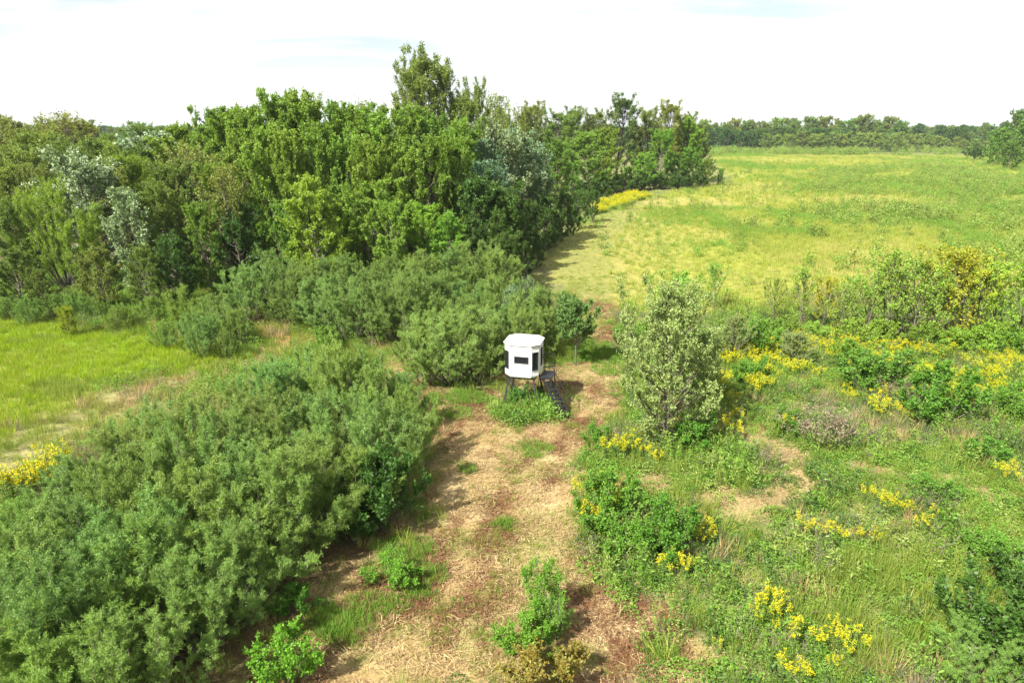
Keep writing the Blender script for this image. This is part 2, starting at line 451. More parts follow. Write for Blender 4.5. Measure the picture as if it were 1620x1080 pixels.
proto('sapling', 'cotton', 3, H=5.2, rad=1.35, cb=0.08, nlimb=32, asc=52, prof='column', twigs=9, tl=0.5, lpt=16, ll=0.105, lw=0.08, up=0.5, jit=0.04, tr=0.045, twig_tubes=True)
proto('ysapling', 'yellow', 1, H=5.2, rad=1.4, cb=0.15, nlimb=30, asc=50, prof='egg', twigs=9, tl=0.5, lpt=18, ll=0.115, lw=0.09, up=0.5, jit=0.04, tr=0.045, twig_tubes=True)
proto('paleshrub', 'pale', 2, H=6.3, rad=2.6, cb=0.0, nlimb=72, asc=44, prof='loose', twigs=15, tl=0.55, lpt=44, ll=0.095, lw=0.062, up=0.5, jit=0.04, tr=0.07, nup=0.2, twig_tubes=True)
proto('smalltree', 'willow', 1, H=3.9, rad=1.05, cb=0.30, nlimb=38, gap=0.15, asc=36, prof='egg', twigs=14, tl=0.42, lpt=34, ll=0.11, lw=0.065, up=0.3, jit=0.03, tr=0.05, twig_tubes=True)
proto('weedplant', 'weed', 2, H=2.2, rad=0.75, stems=14, spread=0.8, cb=0.03, twigs=16, tl=0.34, lpt=24, ll=0.12, lw=0.028, up=0.3, droop=0.3, nup=0.4, jit=0.03, tr=0.014, twig_tubes=True)
proto('bush', 'weed', 3, H=2.2, rad=1.2, stems=18, spread=0.8, cb=0.04, twigs=14, tl=0.45, lpt=34, ll=0.10, lw=0.055, up=0.5, nup=0.5, jit=0.03, tr=0.018, twig_tubes=True)
proto('darkbush', 'dark', 2, H=2.6, rad=1.3, stems=18, spread=0.8, cb=0.03, twigs=14, tl=0.5, lpt=34, ll=0.13, lw=0.062, up=0.4, nup=0.6, jit=0.03, tr=0.02, twig_tubes=True)
proto('rustbush', 'rust', 1, H=1.5, rad=1.0, stems=18, spread=0.8, cb=0.03, twigs=12, tl=0.4, lpt=30, ll=0.09, lw=0.05, up=0.5, nup=0.5, jit=0.03, tr=0.014, twig_tubes=True)
proto('twiggy', 'twig', 1, H=1.6, rad=1.1, stems=22, spread=0.9, cb=0.05, twigs=14, tl=0.5, lpt=6, ll=0.08, lw=0.03, up=0.5, nup=0.3, jit=0.03, tr=0.012, twig_tubes=True)

def goldenrod_proto(seed, nst, H, rad, nb_=8):
    g = np.random.default_rng(seed)
    wood = []; lv = []; fl = []
    for i in range(nst):
        a = g.random() * 6.28; r = rad * math.sqrt(g.random())
        h = H * (0.75 + 0.35 * g.random())
        S = np.array([math.cos(a) * r * 0.7, math.sin(a) * r * 0.7, 0]); E = np.array([math.cos(a) * r, math.sin(a) * r, h])
        s = np.linspace(0, 1, 4)[:, None]
        wood.append(tube_quads(S + (E - S) * s, np.full(4, 0.008), 3))
        k = 26
        t = g.random(k)[:, None] * 0.85 + 0.05
        P = S + (E - S) * t
        A = np.hstack([g.normal(0, 1, (k, 2)), g.random((k, 1)) * 0.7])
        lv.append(kites(P, A, np.tile([0, 0, 1.0], (k, 1)) + g.normal(0, 0.4, (k, 3)), 0.13 * (0.6 + 0.6 * g.random(k)), np.full(k, 0.035)))
        for b in range(int(nb_ * (0.3 + g.random()))):
            az = g.random() * 6.28; dl = 0.07 + 0.09 * g.random()
            t = g.random(15)[:, None]
            base = E + np.array([0, 0, -0.30 * g.random()])
            P = base + np.array([math.cos(az), math.sin(az), 0.35]) * dl * t - np.array([0, 0, 1]) * 0.06 * t * t + g.normal(0, 0.016, (15, 3))
            fl.append(kites(P, g.normal(0, 1, (15, 3)), g.normal(0, 0.5, (15, 3)) + [0, 0, 0.8], np.full(15, 0.040), np.full(15, 0.024)))
    w_, l_, f_ = np.concatenate(wood), np.concatenate(lv), np.concatenate(fl)
    p = Proto(H, w_, l_, 'weed', 'stem', f_)
    p.combo = mesh_quads('goldenrod_plant', np.concatenate([l_, f_]), None, g.random(len(l_) + len(f_)), [M['weed'], M['goldenrod']], [0] * len(l_) + [1] * len(f_))
    return p
PR['cotton'] = [PR['cotton'][0], PR['cottonb'][0], PR['cotton'][1], PR['cottonb'][1], PR['cotton'][2]]
PR['goldenrod'] = [goldenrod_proto(5, 11, 1.15, 0.42), goldenrod_proto(6, 15, 1.1, 0.6), goldenrod_proto(8, 8, 1.2, 0.3)]

# ------------------------------------------------------------------ objects
def tag(o, label, cat=None, group=None, kind=None):
    o['label'] = label
    if cat: o['category'] = cat
    if group: o['group'] = group
    if kind: o['kind'] = kind
    return o

PICK = {}
def place(kind, name, label, cat, group, x, y, h, wf=1.0, tint=(1, 1, 1), which=None):
    ps = PR[kind]
    i = PICK.get(kind, 0); PICK[kind] = i + 1
    p = ps[(which if which is not None else i) % len(ps)]
    e = bpy.data.objects.new(name, None)
    e.empty_display_size = 0.3
    COL.objects.link(e)
    e.location = (x, y, gh(x, y) - 0.03)
    s = h / p.h
    w = s * wf
    e.scale = (w, w, s)
    e.rotation_euler = (0, 0, (i * 2.1 + x * 3.7 + y * 1.3) % 6.283)
    tag(e, label, cat, group)
    parts = [('trunk' if kind not in ('willow', 'bush', 'darkbush', 'rustbush', 'twiggy', 'goldenrod', 'weedplant') else 'stem', p.wood), ('crown' if kind != 'goldenrod' else 'foliage', p.crown), ('flowers', p.fl)]
    for nm, me in parts:
        if me is None: continue
        o = bpy.data.objects.new(nm, me)
        COL.objects.link(o)
        o.parent = e
        o.color = (*tint, 1)
        if nm == 'flowers': o['kind'] = 'stuff'
    return e

def by_base(u, vb, vt):
    """base pixel and top pixel -> x, y, height"""
    x, y = G(u, vb)
    return float(x), float(y), float(at(u, vt, y)[1])

def by_top(u, vt, Y):
    x, z = at(u, vt, Y)
    return float(x), float(Y), float(z)

# ================================================================== THE SETTING
# ------------------------------------------------------------------ ground
def ground_colour(x, y):
    m, tr, lp, me, fi, n1, n2, dist = zones(x, y)
    def lerp(a, b, w):
        return a * (1 - w[:, None]) + np.asarray(b) * w[:, None]
    n3 = 0.5 * fbm(x * 0.5, y * 0.5, 41) + 0.5 * fbm(x * 1.5 - y * 0.25, y * 0.2, 44); n4 = fbm(x * 1.7, y * 1.7, 43); n5 = fbm(x * 0.06, y * 0.06, 45); n6 = fbm(x * 0.02, y * 0.035, 47)
    c = np.tile(np.array([0.13, 0.15, 0.055]), (len(x), 1))
    c = lerp(c, (0.20, 0.19, 0.085), sstep(0.45, 0.7, n3))
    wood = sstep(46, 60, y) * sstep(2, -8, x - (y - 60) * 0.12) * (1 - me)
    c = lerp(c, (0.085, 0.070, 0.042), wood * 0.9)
    # the field
    f = np.tile(np.array([0.215, 0.240, 0.042]), (len(x), 1))
    f = lerp(f, (0.27, 0.255, 0.070), sstep(0.44, 0.62, fbm(x * 0.045, y * 0.03, 51)))
    f = lerp(f, (0.125, 0.165, 0.038), sstep(0.52, 0.66, fbm(x * 0.03 + 7, y * 0.02, 53)) * 0.8)
    f = lerp(f, (0.29, 0.255, 0.095), sstep(14, 0, sdist(MOWN, x, y) * -1) * sstep(30, 60, y) * 0.6)
    c = lerp(c, f, fi)
    md = np.tile(np.array([0.15, 0.24, 0.022]), (len(x), 1))
    md = lerp(md, (0.21, 0.235, 0.05), sstep(0.45, 0.65, fbm(x * 0.15, y * 0.15, 55)))
    c = lerp(c, md, me)
    s = np.tile(np.array([0.310, 0.220, 0.108]), (len(x), 1))
    s = lerp(s, (0.135, 0.058, 0.028), sstep(0.47, 0.55, n3) * 0.85)
    s = lerp(s, (0.42, 0.325, 0.180), sstep(0.50, 0.62, fbm(x * 0.8 + 5, y * 0.8, 57)) * 0.8)
    s = lerp(s, (0.16, 0.175, 0.050), sstep(0.50, 0.66, fbm(x * 0.6 + 11, y * 0.6, 59)) * 0.6)
    s = lerp(s, (0.205, 0.210, 0.066), sstep(38, 64, y))
    c = lerp(c, s, m)
    c = lerp(c, (0.125, 0.085, 0.045), sstep(-0.5, 1.0, sdist(poly_world([(200, 1120), (320, 960), (430, 870), (560, 790), (640, 760), (655, 850), (560, 920), (480, 985), (400, 1050), (340, 1120)]), x, y)) * 0.9 * (1 - m))  # shade before the willow thicket, painted dark brown into the ground colour
    c = lerp(c, (0.26, 0.235, 0.105), tr * (0.35 + 0.5 * sstep(0.42, 0.6, n4)))
    c = lerp(c, (0.31, 0.225, 0.120), lp * 0.75)
    c = lerp(c, (0.33, 0.165, 0.070), sstep(2.6, 1.0, ldist(poly_world([(405, 518), (440, 530), (480, 545)]), x, y)) * 0.8)
    c = lerp(c, (0.055, 0.085, 0.030), np.maximum(sstep(640, 900, dist), sstep(468, 476, y)))
    return np.clip(c, 0, 1)

def make_ground():
    ang = np.concatenate([np.linspace(-180, -58, 24)[:-1], np.linspace(-58, 58, 331), np.linspace(58, 180, 24)[1:-1]])
    ang = np.radians(ang)
    rr = np.concatenate([[0.5, 3, 6], 8 * 1.0165 ** np.arange(0, 430)])
    rr = rr[rr < 9000]
    A, Rr = np.meshgrid(ang, rr)
    X = Rr * np.sin(A); Y = Rr * np.cos(A)
    x, y = X.ravel(), Y.ravel()
    z = gheight(x, y)
    na, nr = len(ang), len(rr)
    co = np.stack([x, y, z], 1)
    i = np.arange(nr - 1)[:, None] * na; j = np.arange(na)[None, :]; j2 = (j + 1) % na
    q = np.stack([i + j, i + na + j, i + na + j2, i + j2], 2).reshape(-1, 4)[:, ::-1]
    me = bpy.data.meshes.new('ground')
    n = len(q)
    me.vertices.add(len(co)); me.loops.add(4 * n); me.polygons.add(n)
    me.vertices.foreach_set('co', co.astype(np.float32).ravel())
    me.loops.foreach_set('vertex_index', q.astype(np.int32).ravel())
    me.polygons.foreach_set('loop_start', np.arange(0, 4 * n, 4, dtype=np.int32))
    me.polygons.foreach_set('loop_total', np.full(n, 4, np.int32))
    me.polygons.foreach_set('use_smooth', np.ones(n, bool))
    ca = me.attributes.new('soil_and_shade', 'FLOAT_COLOR', 'POINT')
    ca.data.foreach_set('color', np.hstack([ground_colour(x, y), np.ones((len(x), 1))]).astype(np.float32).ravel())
    me.update(calc_edges=True)
    m, n_, l = new_mat('ground_cover')
    out = n_.new('ShaderNodeOutputMaterial'); p = n_.new('ShaderNodeBsdfPrincipled')
    p.inputs['Roughness'].default_value = 0.95; p.inputs['Specular IOR Level'].default_value = 0.1
    a = n_.new('ShaderNodeAttribute'); a.attribute_name = 'soil_and_shade'
    tcx = n_.new('ShaderNodeTexCoord')
    def noise(sc, det=6, rough=0.65):
        t = n_.new('ShaderNodeTexNoise'); t.inputs['Scale'].default_value = sc; t.inputs['Detail'].default_value = det; t.inputs['Roughness'].default_value = rough
        l.new(tcx.outputs['Object'], t.inputs['Vector']); return t
    fine, mid, big = noise(9), noise(1.6), noise(0.12)
    def mul(src, fac, c0, c1, p0=0.3, p1=0.7):
        r = ramp(n_, None, [(p0, c0), (p1, c1)]); l.new(fac, r.inputs['Fac'])
        x_ = n_.new('ShaderNodeMixRGB'); x_.blend_type = 'MULTIPLY'; x_.inputs['Fac'].default_value = 1
        l.new(src, x_.inputs['Color1']); l.new(r.outputs[0], x_.inputs['Color2']); return x_.outputs[0]
    c = mul(a.outputs['Color'], fine.outputs['Fac'], (0.55, 0.50, 0.45), (1.35, 1.38, 1.4))
    c = mul(c, mid.outputs['Fac'], (0.72, 0.70, 0.66), (1.18, 1.18, 1.15))
    c = mul(c, big.outputs['Fac'], (0.85, 0.90, 0.85), (1.12, 1.08, 1.05))
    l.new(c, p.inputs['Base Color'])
    b = n_.new('ShaderNodeBump'); b.inputs['Strength'].default_value = 0.9; b.inputs['Distance'].default_value = 0.06
    l.new(fine.outputs['Fac'], b.inputs['Height']); l.new(b.outputs[0], p.inputs['Normal'])
    l.new(p.outputs[0], out.inputs['Surface'])
    me.materials.append(m)
    o = bpy.data.objects.new('ground', me); COL.objects.link(o)
    tag(o, 'mown dry ground, weedy field and open grassland reaching to the horizon', kind='structure')
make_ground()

# ------------------------------------------------------------------ far wooded hills
def make_hills(name, label, x0, x1, y0, depth, hmax, seed, col):
    nx, ny = 240, 24
    X, T = np.meshgrid(np.linspace(x0, x1, nx), np.linspace(0, 1, ny))
    x = X.ravel(); t = T.ravel()
    ridge = 0.35 + 0.65 * fbm(x / 900.0 + seed, np.full_like(x, seed), seed, 4) * 1.3
    z = hmax * ridge * np.sin(np.clip(t, 0, 1) * math.pi) ** 0.8 + (vnoise(x / 14, t * 40, seed + 3) - 0.5) * 7 * np.sin(t * math.pi) + (vnoise(x / 40, t * 20, seed + 4) - 0.5) * 8 * np.sin(t * math.pi)
    z = z - 12 * (1 - np.sin(t * math.pi))
    y = y0 + t * depth + (vnoise(x / 500, x * 0, seed) - 0.5) * 200
    co = np.stack([x, y, z], 1)
    i = np.arange(ny - 1)[:, None] * nx; j = np.arange(nx - 1)[None, :]
    q = np.stack([i + j, i + j + 1, i + nx + j + 1, i + nx + j], 2).reshape(-1, 4)
    me = bpy.data.meshes.new(name)
    me.from_pydata(co.tolist(), [], q.tolist())
    m = plain_mat(name + '_forest', col, 0.95, spec=0.05, nscale=0.02, nstr=0.35)
    me.materials.append(m); me.update()
    o = bpy.data.objects.new(name, me); COL.objects.link(o)
    tag(o, label, kind='structure')
make_hills('hills', 'low blue forested ridge on the far skyline', -4200, 4200, 4200, 1500, 44, 11, (0.045, 0.075, 0.045))

# ------------------------------------------------------------------ scattering (geometry nodes, for what nobody could count)
def scatter(name, label, protos, x, y, scale, kind='stuff', seed=0, tilt=0.12, zoff=0.0, pick=None):
    g = np.random.default_rng(seed)
    n = len(x)
    z = gheight(x, y) + zoff
    me = bpy.data.meshes.new(name)
    me.vertices.add(n)
    me.vertices.foreach_set('co', np.stack([x, y, z], 1).astype(np.float32).ravel())
    rot = np.stack([g.normal(0, tilt, n), g.normal(0, tilt, n), g.random(n) * 6.283], 1)
    a = me.attributes.new('rot', 'FLOAT_VECTOR', 'POINT'); a.data.foreach_set('vector', rot.astype(np.float32).ravel())
    a = me.attributes.new('scl', 'FLOAT', 'POINT'); a.data.foreach_set('value', np.asarray(scale, np.float32))
    a = me.attributes.new('pick', 'INT', 'POINT'); a.data.foreach_set('value', (g.integers(0, len(protos), n) if pick is None else pick).astype(np.int32))
    o = bpy.data.objects.new(name, me); COL.objects.link(o)
    tag(o, label, kind=kind)
    c = bpy.data.collections.new(name + '_pieces')
    for k, pm in enumerate(protos):
        po = bpy.data.objects.new('%s_piece_%02d' % (name, k), pm)
        c.objects.link(po)
    ng = bpy.data.node_groups.new(name + '_spread', 'GeometryNodeTree')
    ng.interface.new_socket('Geometry', in_out='INPUT', socket_type='NodeSocketGeometry')
    ng.interface.new_socket('Geometry', in_out='OUTPUT', socket_type='NodeSocketGeometry')
    N, L = ng.nodes, ng.links
    gi, go = N.new('NodeGroupInput'), N.new('NodeGroupOutput')
    ci = N.new('GeometryNodeCollectionInfo'); ci.inputs['Collection'].default_value = c
    ci.inputs['Separate Children'].default_value = True; ci.inputs['Reset Children'].default_value = True
    ip = N.new('GeometryNodeInstanceOnPoints'); ip.inputs['Pick Instance'].default_value = True
    def na(nm, dt):
        q = N.new('GeometryNodeInputNamedAttribute'); q.data_type = dt; q.inputs['Name'].default_value = nm
        return next(s for s in q.outputs if s.enabled and s.name == 'Attribute')
    e2r = N.new('FunctionNodeEulerToRotation')
    L.new(na('rot', 'FLOAT_VECTOR'), e2r.inputs[0])
    L.new(gi.outputs[0], ip.inputs['Points']); L.new(ci.outputs[0], ip.inputs['Instance'])
    L.new(na('pick', 'INT'), ip.inputs['Instance Index']); L.new(e2r.outputs[0], ip.inputs['Rotation']); L.new(na('scl', 'FLOAT'), ip.inputs['Scale'])
    L.new(ip.outputs[0], go.inputs[0])
    md = o.modifiers.new('spread', 'NODES'); md.node_group = ng
    return o

def tuft(name, mat, seed, n, h, rad, lean, w, flat=0.0):
    g = np.random.default_rng(seed)
    a = g.random(n) * 6.283; r = rad * np.sqrt(g.random(n))
    P = np.stack([np.cos(a) * r, np.sin(a) * r, np.full(n, 0.0)], 1)
    out = g.random(n) * lean
    az = a + g.normal(0, 0.8, n)
    A = np.stack([np.cos(az) * out, np.sin(az) * out, np.full(n, 1.0 - flat * g.random(n))], 1)
    if flat:
        P[:, 2] = g.random(n) * 0.05
    V = kites(P, A, g.normal(0, 1, (n, 3)) * [1, 1, 0.3], h * (0.5 + 0.6 * g.random(n)), np.full(n, w), 0.35)
    return mesh_quads(name, V, M[mat], g.random(n))

def leafmound(name, mat, seed, n, rad, h, ll, lw):
    g = np.random.default_rng(seed)
    a = g.random(n) * 6.283; q = np.sqrt(g.random(n))
    P = np.stack([np.cos(a) * q * rad, np.sin(a) * q * rad, h * (1 - q ** 2) * (0.35 + 0.65 * g.random(n)) + 0.03], 1)
    A = np.stack([np.cos(a), np.sin(a), np.zeros(n)], 1) * 0.6 + g.normal(0, 0.7, (n, 3)) * [1, 1, 0.5]
    V = kites(P, A, g.normal(0, 0.55, (n, 3)) + [0, 0, 1], ll * (0.6 + 0.7 * g.random(n)), lw * (0.6 + 0.7 * g.random(n)))
    return mesh_quads(name, V, M[mat], g.random(n))

def litter(name, mat, seed, n, rad, ll, w):
    g = np.random.default_rng(seed)
    a = g.random(n) * 6.283; q = np.sqrt(g.random(n))
    P = np.stack([np.cos(a) * q * rad, np.sin(a) * q * rad, g.random(n) * 0.05 + 0.01], 1)
    A = g.normal(0, 1, (n, 3)) * [1, 1, 0.18]
    V = kites(P, A, g.normal(0, 0.35, (n, 3)) + [0, 0, 1], ll * (0.4 + 0.9 * g.random(n)), np.full(n, w), 0.5)
    return mesh_quads(name, V, M[mat], g.random(n))

def pts(n, x0, x1, y0, y1, seed):
    g = np.random.default_rng(seed)
    x = x0 + (x1 - x0) * g.random(n); y = y0 + (y1 - y0) * g.random(n)
    k = np.abs(x) < y * 0.80 + 8
    return x[k], y[k], g

def thin(x, y, w, g):
    k = g.random(len(x)) < w
    return x[k], y[k]

# straw litter and brown thatch over the mown ground
x, y, g = pts(52000, -22, 24, 10, 62, 61)
m, tr, lp, me, fi, n1, n2, d = zones(x, y)
xx, yy = thin(x, y, np.maximum(m, np.maximum(tr, lp * 0.8)) * (0.35 + 0.65 * sstep(0.35, 0.6, fbm(x * 0.7, y * 0.7, 63))) * sstep(75, 30, y) * (1 - 0.8 * sstep(0.49, 0.56, 0.5 * fbm(x * 0.5, y * 0.5, 41) + 0.5 * fbm(x * 1.5 - y * 0.25, y * 0.2, 44))), g)
scatter('straw_litter', 'cut dry straw lying on the mown ground', [litter('straw', 'straw', 70 + k, 34, 0.42, 0.26, 0.016) for k in range(4)], xx, yy, 0.7 + 0.6 * g.random(len(xx)), seed=62)
x, y, g = pts(38000, -22, 24, 10, 60, 64)
m, tr, lp, me, fi, n1, n2, d = zones(x, y)
xx, yy = thin(x, y, m * sstep(0.465, 0.545, 0.5 * fbm(x * 0.5, y * 0.5, 41) + 0.5 * fbm(x * 1.5 - y * 0.25, y * 0.2, 44)) * 0.95, g)
scatter('thatch_litter', 'brown dead plant litter in patches on the mown ground', [litter('thatch', 'thatch', 80 + k, 34, 0.40, 0.18, 0.022) for k in range(3)], xx, yy, 0.7 + 0.6 * g.random(len(xx)), seed=65)
# low green regrowth on the mown ground
x, y, g = pts(26000, -22, 24, 10, 70, 66)
m, tr, lp, me, fi, n1, n2, d = zones(x, y)
w = m * (sstep(0.47, 0.62, fbm(x * 0.6 + 11, y * 0.6, 59)) * 0.8 + 0.06) + tr * 0.45
xx, yy = thin(x, y, w, g)
scatter('short_regrowth', 'short green grass regrowing in patches on the mown ground', [tuft('regrowth', 'grass', 90 + k, 26, 0.22, 0.16, 0.9, 0.012) for k in range(3)], xx, yy, 0.6 + 0.8 * g.random(len(xx)), seed=67)
# brighter grass patches on the mown ground
SPOTS = [(545, 1000, 0.75), (605, 958, 0.6), (520, 990, 0.6), (640, 870, 0.9), (625, 900, 0.8), (715, 632, 1.2), (930, 555, 2.6), (960, 560, 2.2), (900, 560, 2.0), (840, 712, 0.9), (1040, 1035, 0.45),
         (665, 940, 0.4), (740, 630, 1.0), (860, 555, 1.6), (800, 830, 0.35), (740, 745, 0.35), (970, 585, 1.2), (530, 975, 0.8), (725, 655, 0.8), (690, 910, 0.4)]
sx, sy = [], []
g = np.random.default_rng(68)
for u, v, r in SPOTS:
    cx, cy = G(u, v); k = int(r * r * 60) + 10
    a = g.random(k) * 6.283; q = r * np.sqrt(g.random(k))
    sx.append(cx + np.cos(a) * q * 1.2); sy.append(cy + np.sin(a) * q)
sx, sy = np.concatenate(sx), np.concatenate(sy)
scatter('fresh_grass', 'fresh green grass patches beside the path and blind', [tuft('fresh', 'weed', 100 + k, 34, 0.28, 0.18, 0.8, 0.014) for k in range(3)], sx, sy, 0.7 + 0.7 * g.random(len(sx)), seed=69)

# leafy weeds: right foreground, beside the paths and round the blind
x, y, g = pts(62000, -40, 52, 10, 62, 71)
m, tr, lp, me, fi, n1, n2, d = zones(x, y)
open_ = (1 - m) * (1 - tr) * (1 - lp * 0.93) * (1 - me) * (1 - fi)
right = sstep(0, 2, x - (1.5 + (y - 20) * 0.12))
bx, by = G(840, 645)
LADW = [G(872, 618), G(897, 662), G(899, 690)]
def off_ladder(x, y):
    return ldist(LADW, x, y) > 0.62
blind_r = sstep(2.6, 1.2, np.hypot((x - bx + 0.3) * 0.85, y - by + 0.4) + n1 * 3.0) * 0.8
shd = np.where(sdist(poly_world([(200, 1120), (320, 960), (430, 870), (560, 790), (640, 760), (655, 850), (560, 920), (480, 985), (400, 1050), (340, 1120)]), x, y) > 0, 0.18, 1)
w = np.clip(open_ * shd * (0.25 + 0.75 * right) * (0.40 + 0.6 * sstep(0.4, 0.55, fbm(x * 0.35, y * 0.35, 72))) + blind_r, 0, 1) * np.where(off_ladder(x, y), 1, 0.12)
w = w * np.where(y < 46, 1, 0.8)
xx, yy = thin(x, y, w, g)
lm = [leafmound('mound', mt, 110 + k, 120, 0.36, 0.32, 0.078, 0.044) for k, mt in enumerate(('dark', 'weed', 'weed', 'weed', 'paleweed'))]
pk = np.clip((fbm(xx * 0.28 + 9, yy * 0.28, 172, 3) - 0.5) * 9 + 2.2 + g.normal(0, 0.9, len(xx)), 0, 4.49).astype(int)
scatter('leafy_weeds', 'low leafy green weeds and vines covering the open ground', lm, xx, yy, (0.5 + 0.8 * g.random(len(xx))) * (0.55 + 0.95 * fbm(xx * 0.4, yy * 0.4, 73)), seed=74, pick=pk)
# tall grass through the weeds
x, y, g = pts(60000, -40, 52, 10, 62, 75)
m, tr, lp, me, fi, n1, n2, d = zones(x, y)
open_ = (1 - m) * (1 - lp * 0.7) * (1 - me) * (1 - fi)
shd = np.where(sdist(poly_world([(200, 1120), (320, 960), (430, 870), (560, 790), (640, 760), (655, 850), (560, 920), (480, 985), (400, 1050), (340, 1120)]), x, y) > 0, 0.18, 1)
w = open_ * shd * (0.25 + 0.75 * sstep(0.44, 0.60, fbm(x * 0.3 + 4, y * 0.3, 76)))
xx, yy = thin(x, y, w, g)
pk = np.clip((fbm(xx * 0.35 + 2, yy * 0.35, 176, 3) - 0.5) * 10 + 2.0 + g.normal(0, 0.9, len(xx)), 0, 4.49).astype(int)
scatter('tall_grass', 'tall green and pale grass standing among the weeds', [tuft('tallgrass', mt, 130 + k, 34, 0.72, 0.16, 0.6, 0.012) for k, mt in enumerate(('grass', 'grass', 'fieldgrass', 'straw', 'twig'))],
        xx, yy, (0.45 + 0.75 * g.random(len(xx))) * (0.7 + 0.7 * fbm(xx * 0.25, yy * 0.25, 178)), seed=77, pick=pk, tilt=0.22)
x, y, g = pts(26000, -40, 52, 12, 62, 191)
m, tr, lp, me, fi, n1, n2, d = zones(x, y)
xx, yy = thin(x, y, (1 - m) * (1 - lp) * (1 - me) * (1 - fi) * (1 - tr) * sstep(0, 2, x - (1.5 + (y - 20) * 0.12)) * (0.16 + 0.7 * sstep(0.46, 0.60, fbm(x * 0.3 + 20, y * 0.3, 192))), g)
tw = []
for k, mt in enumerate(('weed', 'paleweed', 'weed', 'twig', 'dark')):
    gg = np.random.default_rng(195 + k); nn = 170
    st = gg.integers(0, 9, nn); ax = gg.normal(0, 0.16, (9, 2)); tp_ = gg.random(nn)
    P = np.stack([ax[st, 0] * (1 + 1.3 * tp_), ax[st, 1] * (1 + 1.3 * tp_), 0.05 + 0.95 * tp_ * (0.7 + 0.04 * st)], 1) + gg.normal(0, 0.02, (nn, 3))
    tw.append(mesh_quads('tallweed', kites(P, gg.normal(0, 1, (nn, 3)) + [0, 0, .2], gg.normal(0, .6, (nn, 3)) + [0, 0, .8], 0.13 * (.5 + .8 * gg.random(nn)), np.full(nn, 0.04 if mt != 'twig' else 0.02)), M[mt], gg.random(nn)))
scatter('tall_weeds', 'knee to waist high weeds sticking up from the low leafy cover', tw, xx, yy, (0.42 + 0.95 * g.random(len(xx)) ** 1.5) * (0.6 + 0.8 * fbm(xx * 0.22, yy * 0.22, 194)), seed=193, tilt=0.2)
# the left meadow
x, y, g = pts(30000, -70, -8, 22, 62, 78)
m, tr, lp, me, fi, n1, n2, d = zones(x, y)
xx, yy = thin(x, y, me * 0.95, g)
pk = np.clip((fbm(xx * 0.16 + 2, yy * 0.16, 276, 3) - 0.5) * 9 + 1.8 + g.normal(0, 0.8, len(xx)), 0, 4.49).astype(int)
scatter('meadow_grass', 'bright yellow-green meadow grass left of the mown trail', [tuft('meadowblade', mt, 140 + k, 34, 0.55, 0.24, 0.7, 0.020) for k, mt in enumerate(('grass', 'meadow', 'meadow', 'fieldgrass', 'fieldgrass'))],
        xx, yy, (0.5 + 0.7 * g.random(len(xx))) * (0.7 + 0.6 * fbm(xx * 0.25, yy * 0.25, 277)), seed=79, pick=pk)
# the field, near and far
x, y, g = pts(60000, -6, 120, 42, 135, 81)
m, tr, lp, me, fi, n1, n2, d = zones(x, y)
dens = 0.30 + 0.7 * sstep(0.42, 0.6, fbm(x * 0.05, y * 0.035, 82))
xx, yy = thin(x, y, np.maximum(fi * (1 - m), m * sstep(40, 58, y) * 0.95) * dens, g)
mm = zones(xx, yy)[0]
sc = (1 - 0.55 * mm) * (0.5 + 0.6 * g.random(len(xx))) * (0.6 + 0.9 * fbm(xx * 0.05, yy * 0.035, 82))
def fpick(x, y, g):
    f = 0.6 * fbm(x * 0.03 + 7, y * 0.022, 53) + 0.4 * fbm(x * 0.12, y * 0.09, 153)
    return np.clip((f - 0.5) * -15 + 2.25 + g.normal(0, 0.7, len(x)), 0, 4.49).astype(int)
FM = ('weed', 'grass', 'fieldgrass', 'fieldgrass', 'palegrass')
scatter('field_grass', 'yellow-green field grass beyond the saplings', [tuft('fieldblade', mt, 150 + k, 30, (0.95, 0.85, 0.75, 0.7, 0.55)[k], 0.30, 0.55, 0.030) for k, mt in enumerate(FM)],
        xx, yy, sc, seed=83, pick=fpick(xx, yy, g))
x, y, g = pts(60000, 0, 420, 130, 520, 84)
m, tr, lp, me, fi, n1, n2, d = zones(x, y)
dens = 0.25 + 0.75 * sstep(0.42, 0.6, fbm(x * 0.03, y * 0.02, 85))
xx, yy = thin(x, y, fi * dens, g)
scatter('distant_field_grass', 'yellow-green grass across the far half of the field', [tuft('farblade', mt, 160 + k, 34, (1.25, 1.1, 0.95, 0.9, 0.75)[k], 0.85, 0.55, 0.085) for k, mt in enumerate(FM)],
        xx, yy, 0.6 + 0.7 * g.random(len(xx)), seed=86, pick=fpick(xx, yy, g))
# young woody regrowth dotted over the middle of the field
x, y, g = pts(52000, 10, 280, 60, 330, 87)
m, tr, lp, me, fi, n1, n2, d = zones(x, y)
hub = poly_world([(1180, 400), (1230, 310), (1300, 270), (1480, 262), (1700, 300), (1700, 430), (1500, 420), (1300, 420)])
w = fi * (0.05 + 0.95 * sstep(-10, 14, sdist(hub, x, y)) * sstep(0.36, 0.62, fbm(x * 0.05 + 3, y * 0.04, 88)))
xx, yy = thin(x, y, w, g)
sp = []
for k, mt in enumerate(('weed', 'olive', 'paleweed')):
    gg = np.random.default_rng(180 + k); nn = 150
    P = np.stack([gg.normal(0, 0.28, nn), gg.normal(0, 0.28, nn), 0.1 + 1.3 * gg.random(nn) ** 1.3], 1)
    sp.append(mesh_quads('seedling', kites(P, gg.normal(0, 1, (nn, 3)) + [0, 0, .3], gg.normal(0, .8, (nn, 3)) + [0, 0, .7], 0.17 * (.6 + .7 * gg.random(nn)), np.full(nn, 0.11)), M[mt], gg.random(nn)))
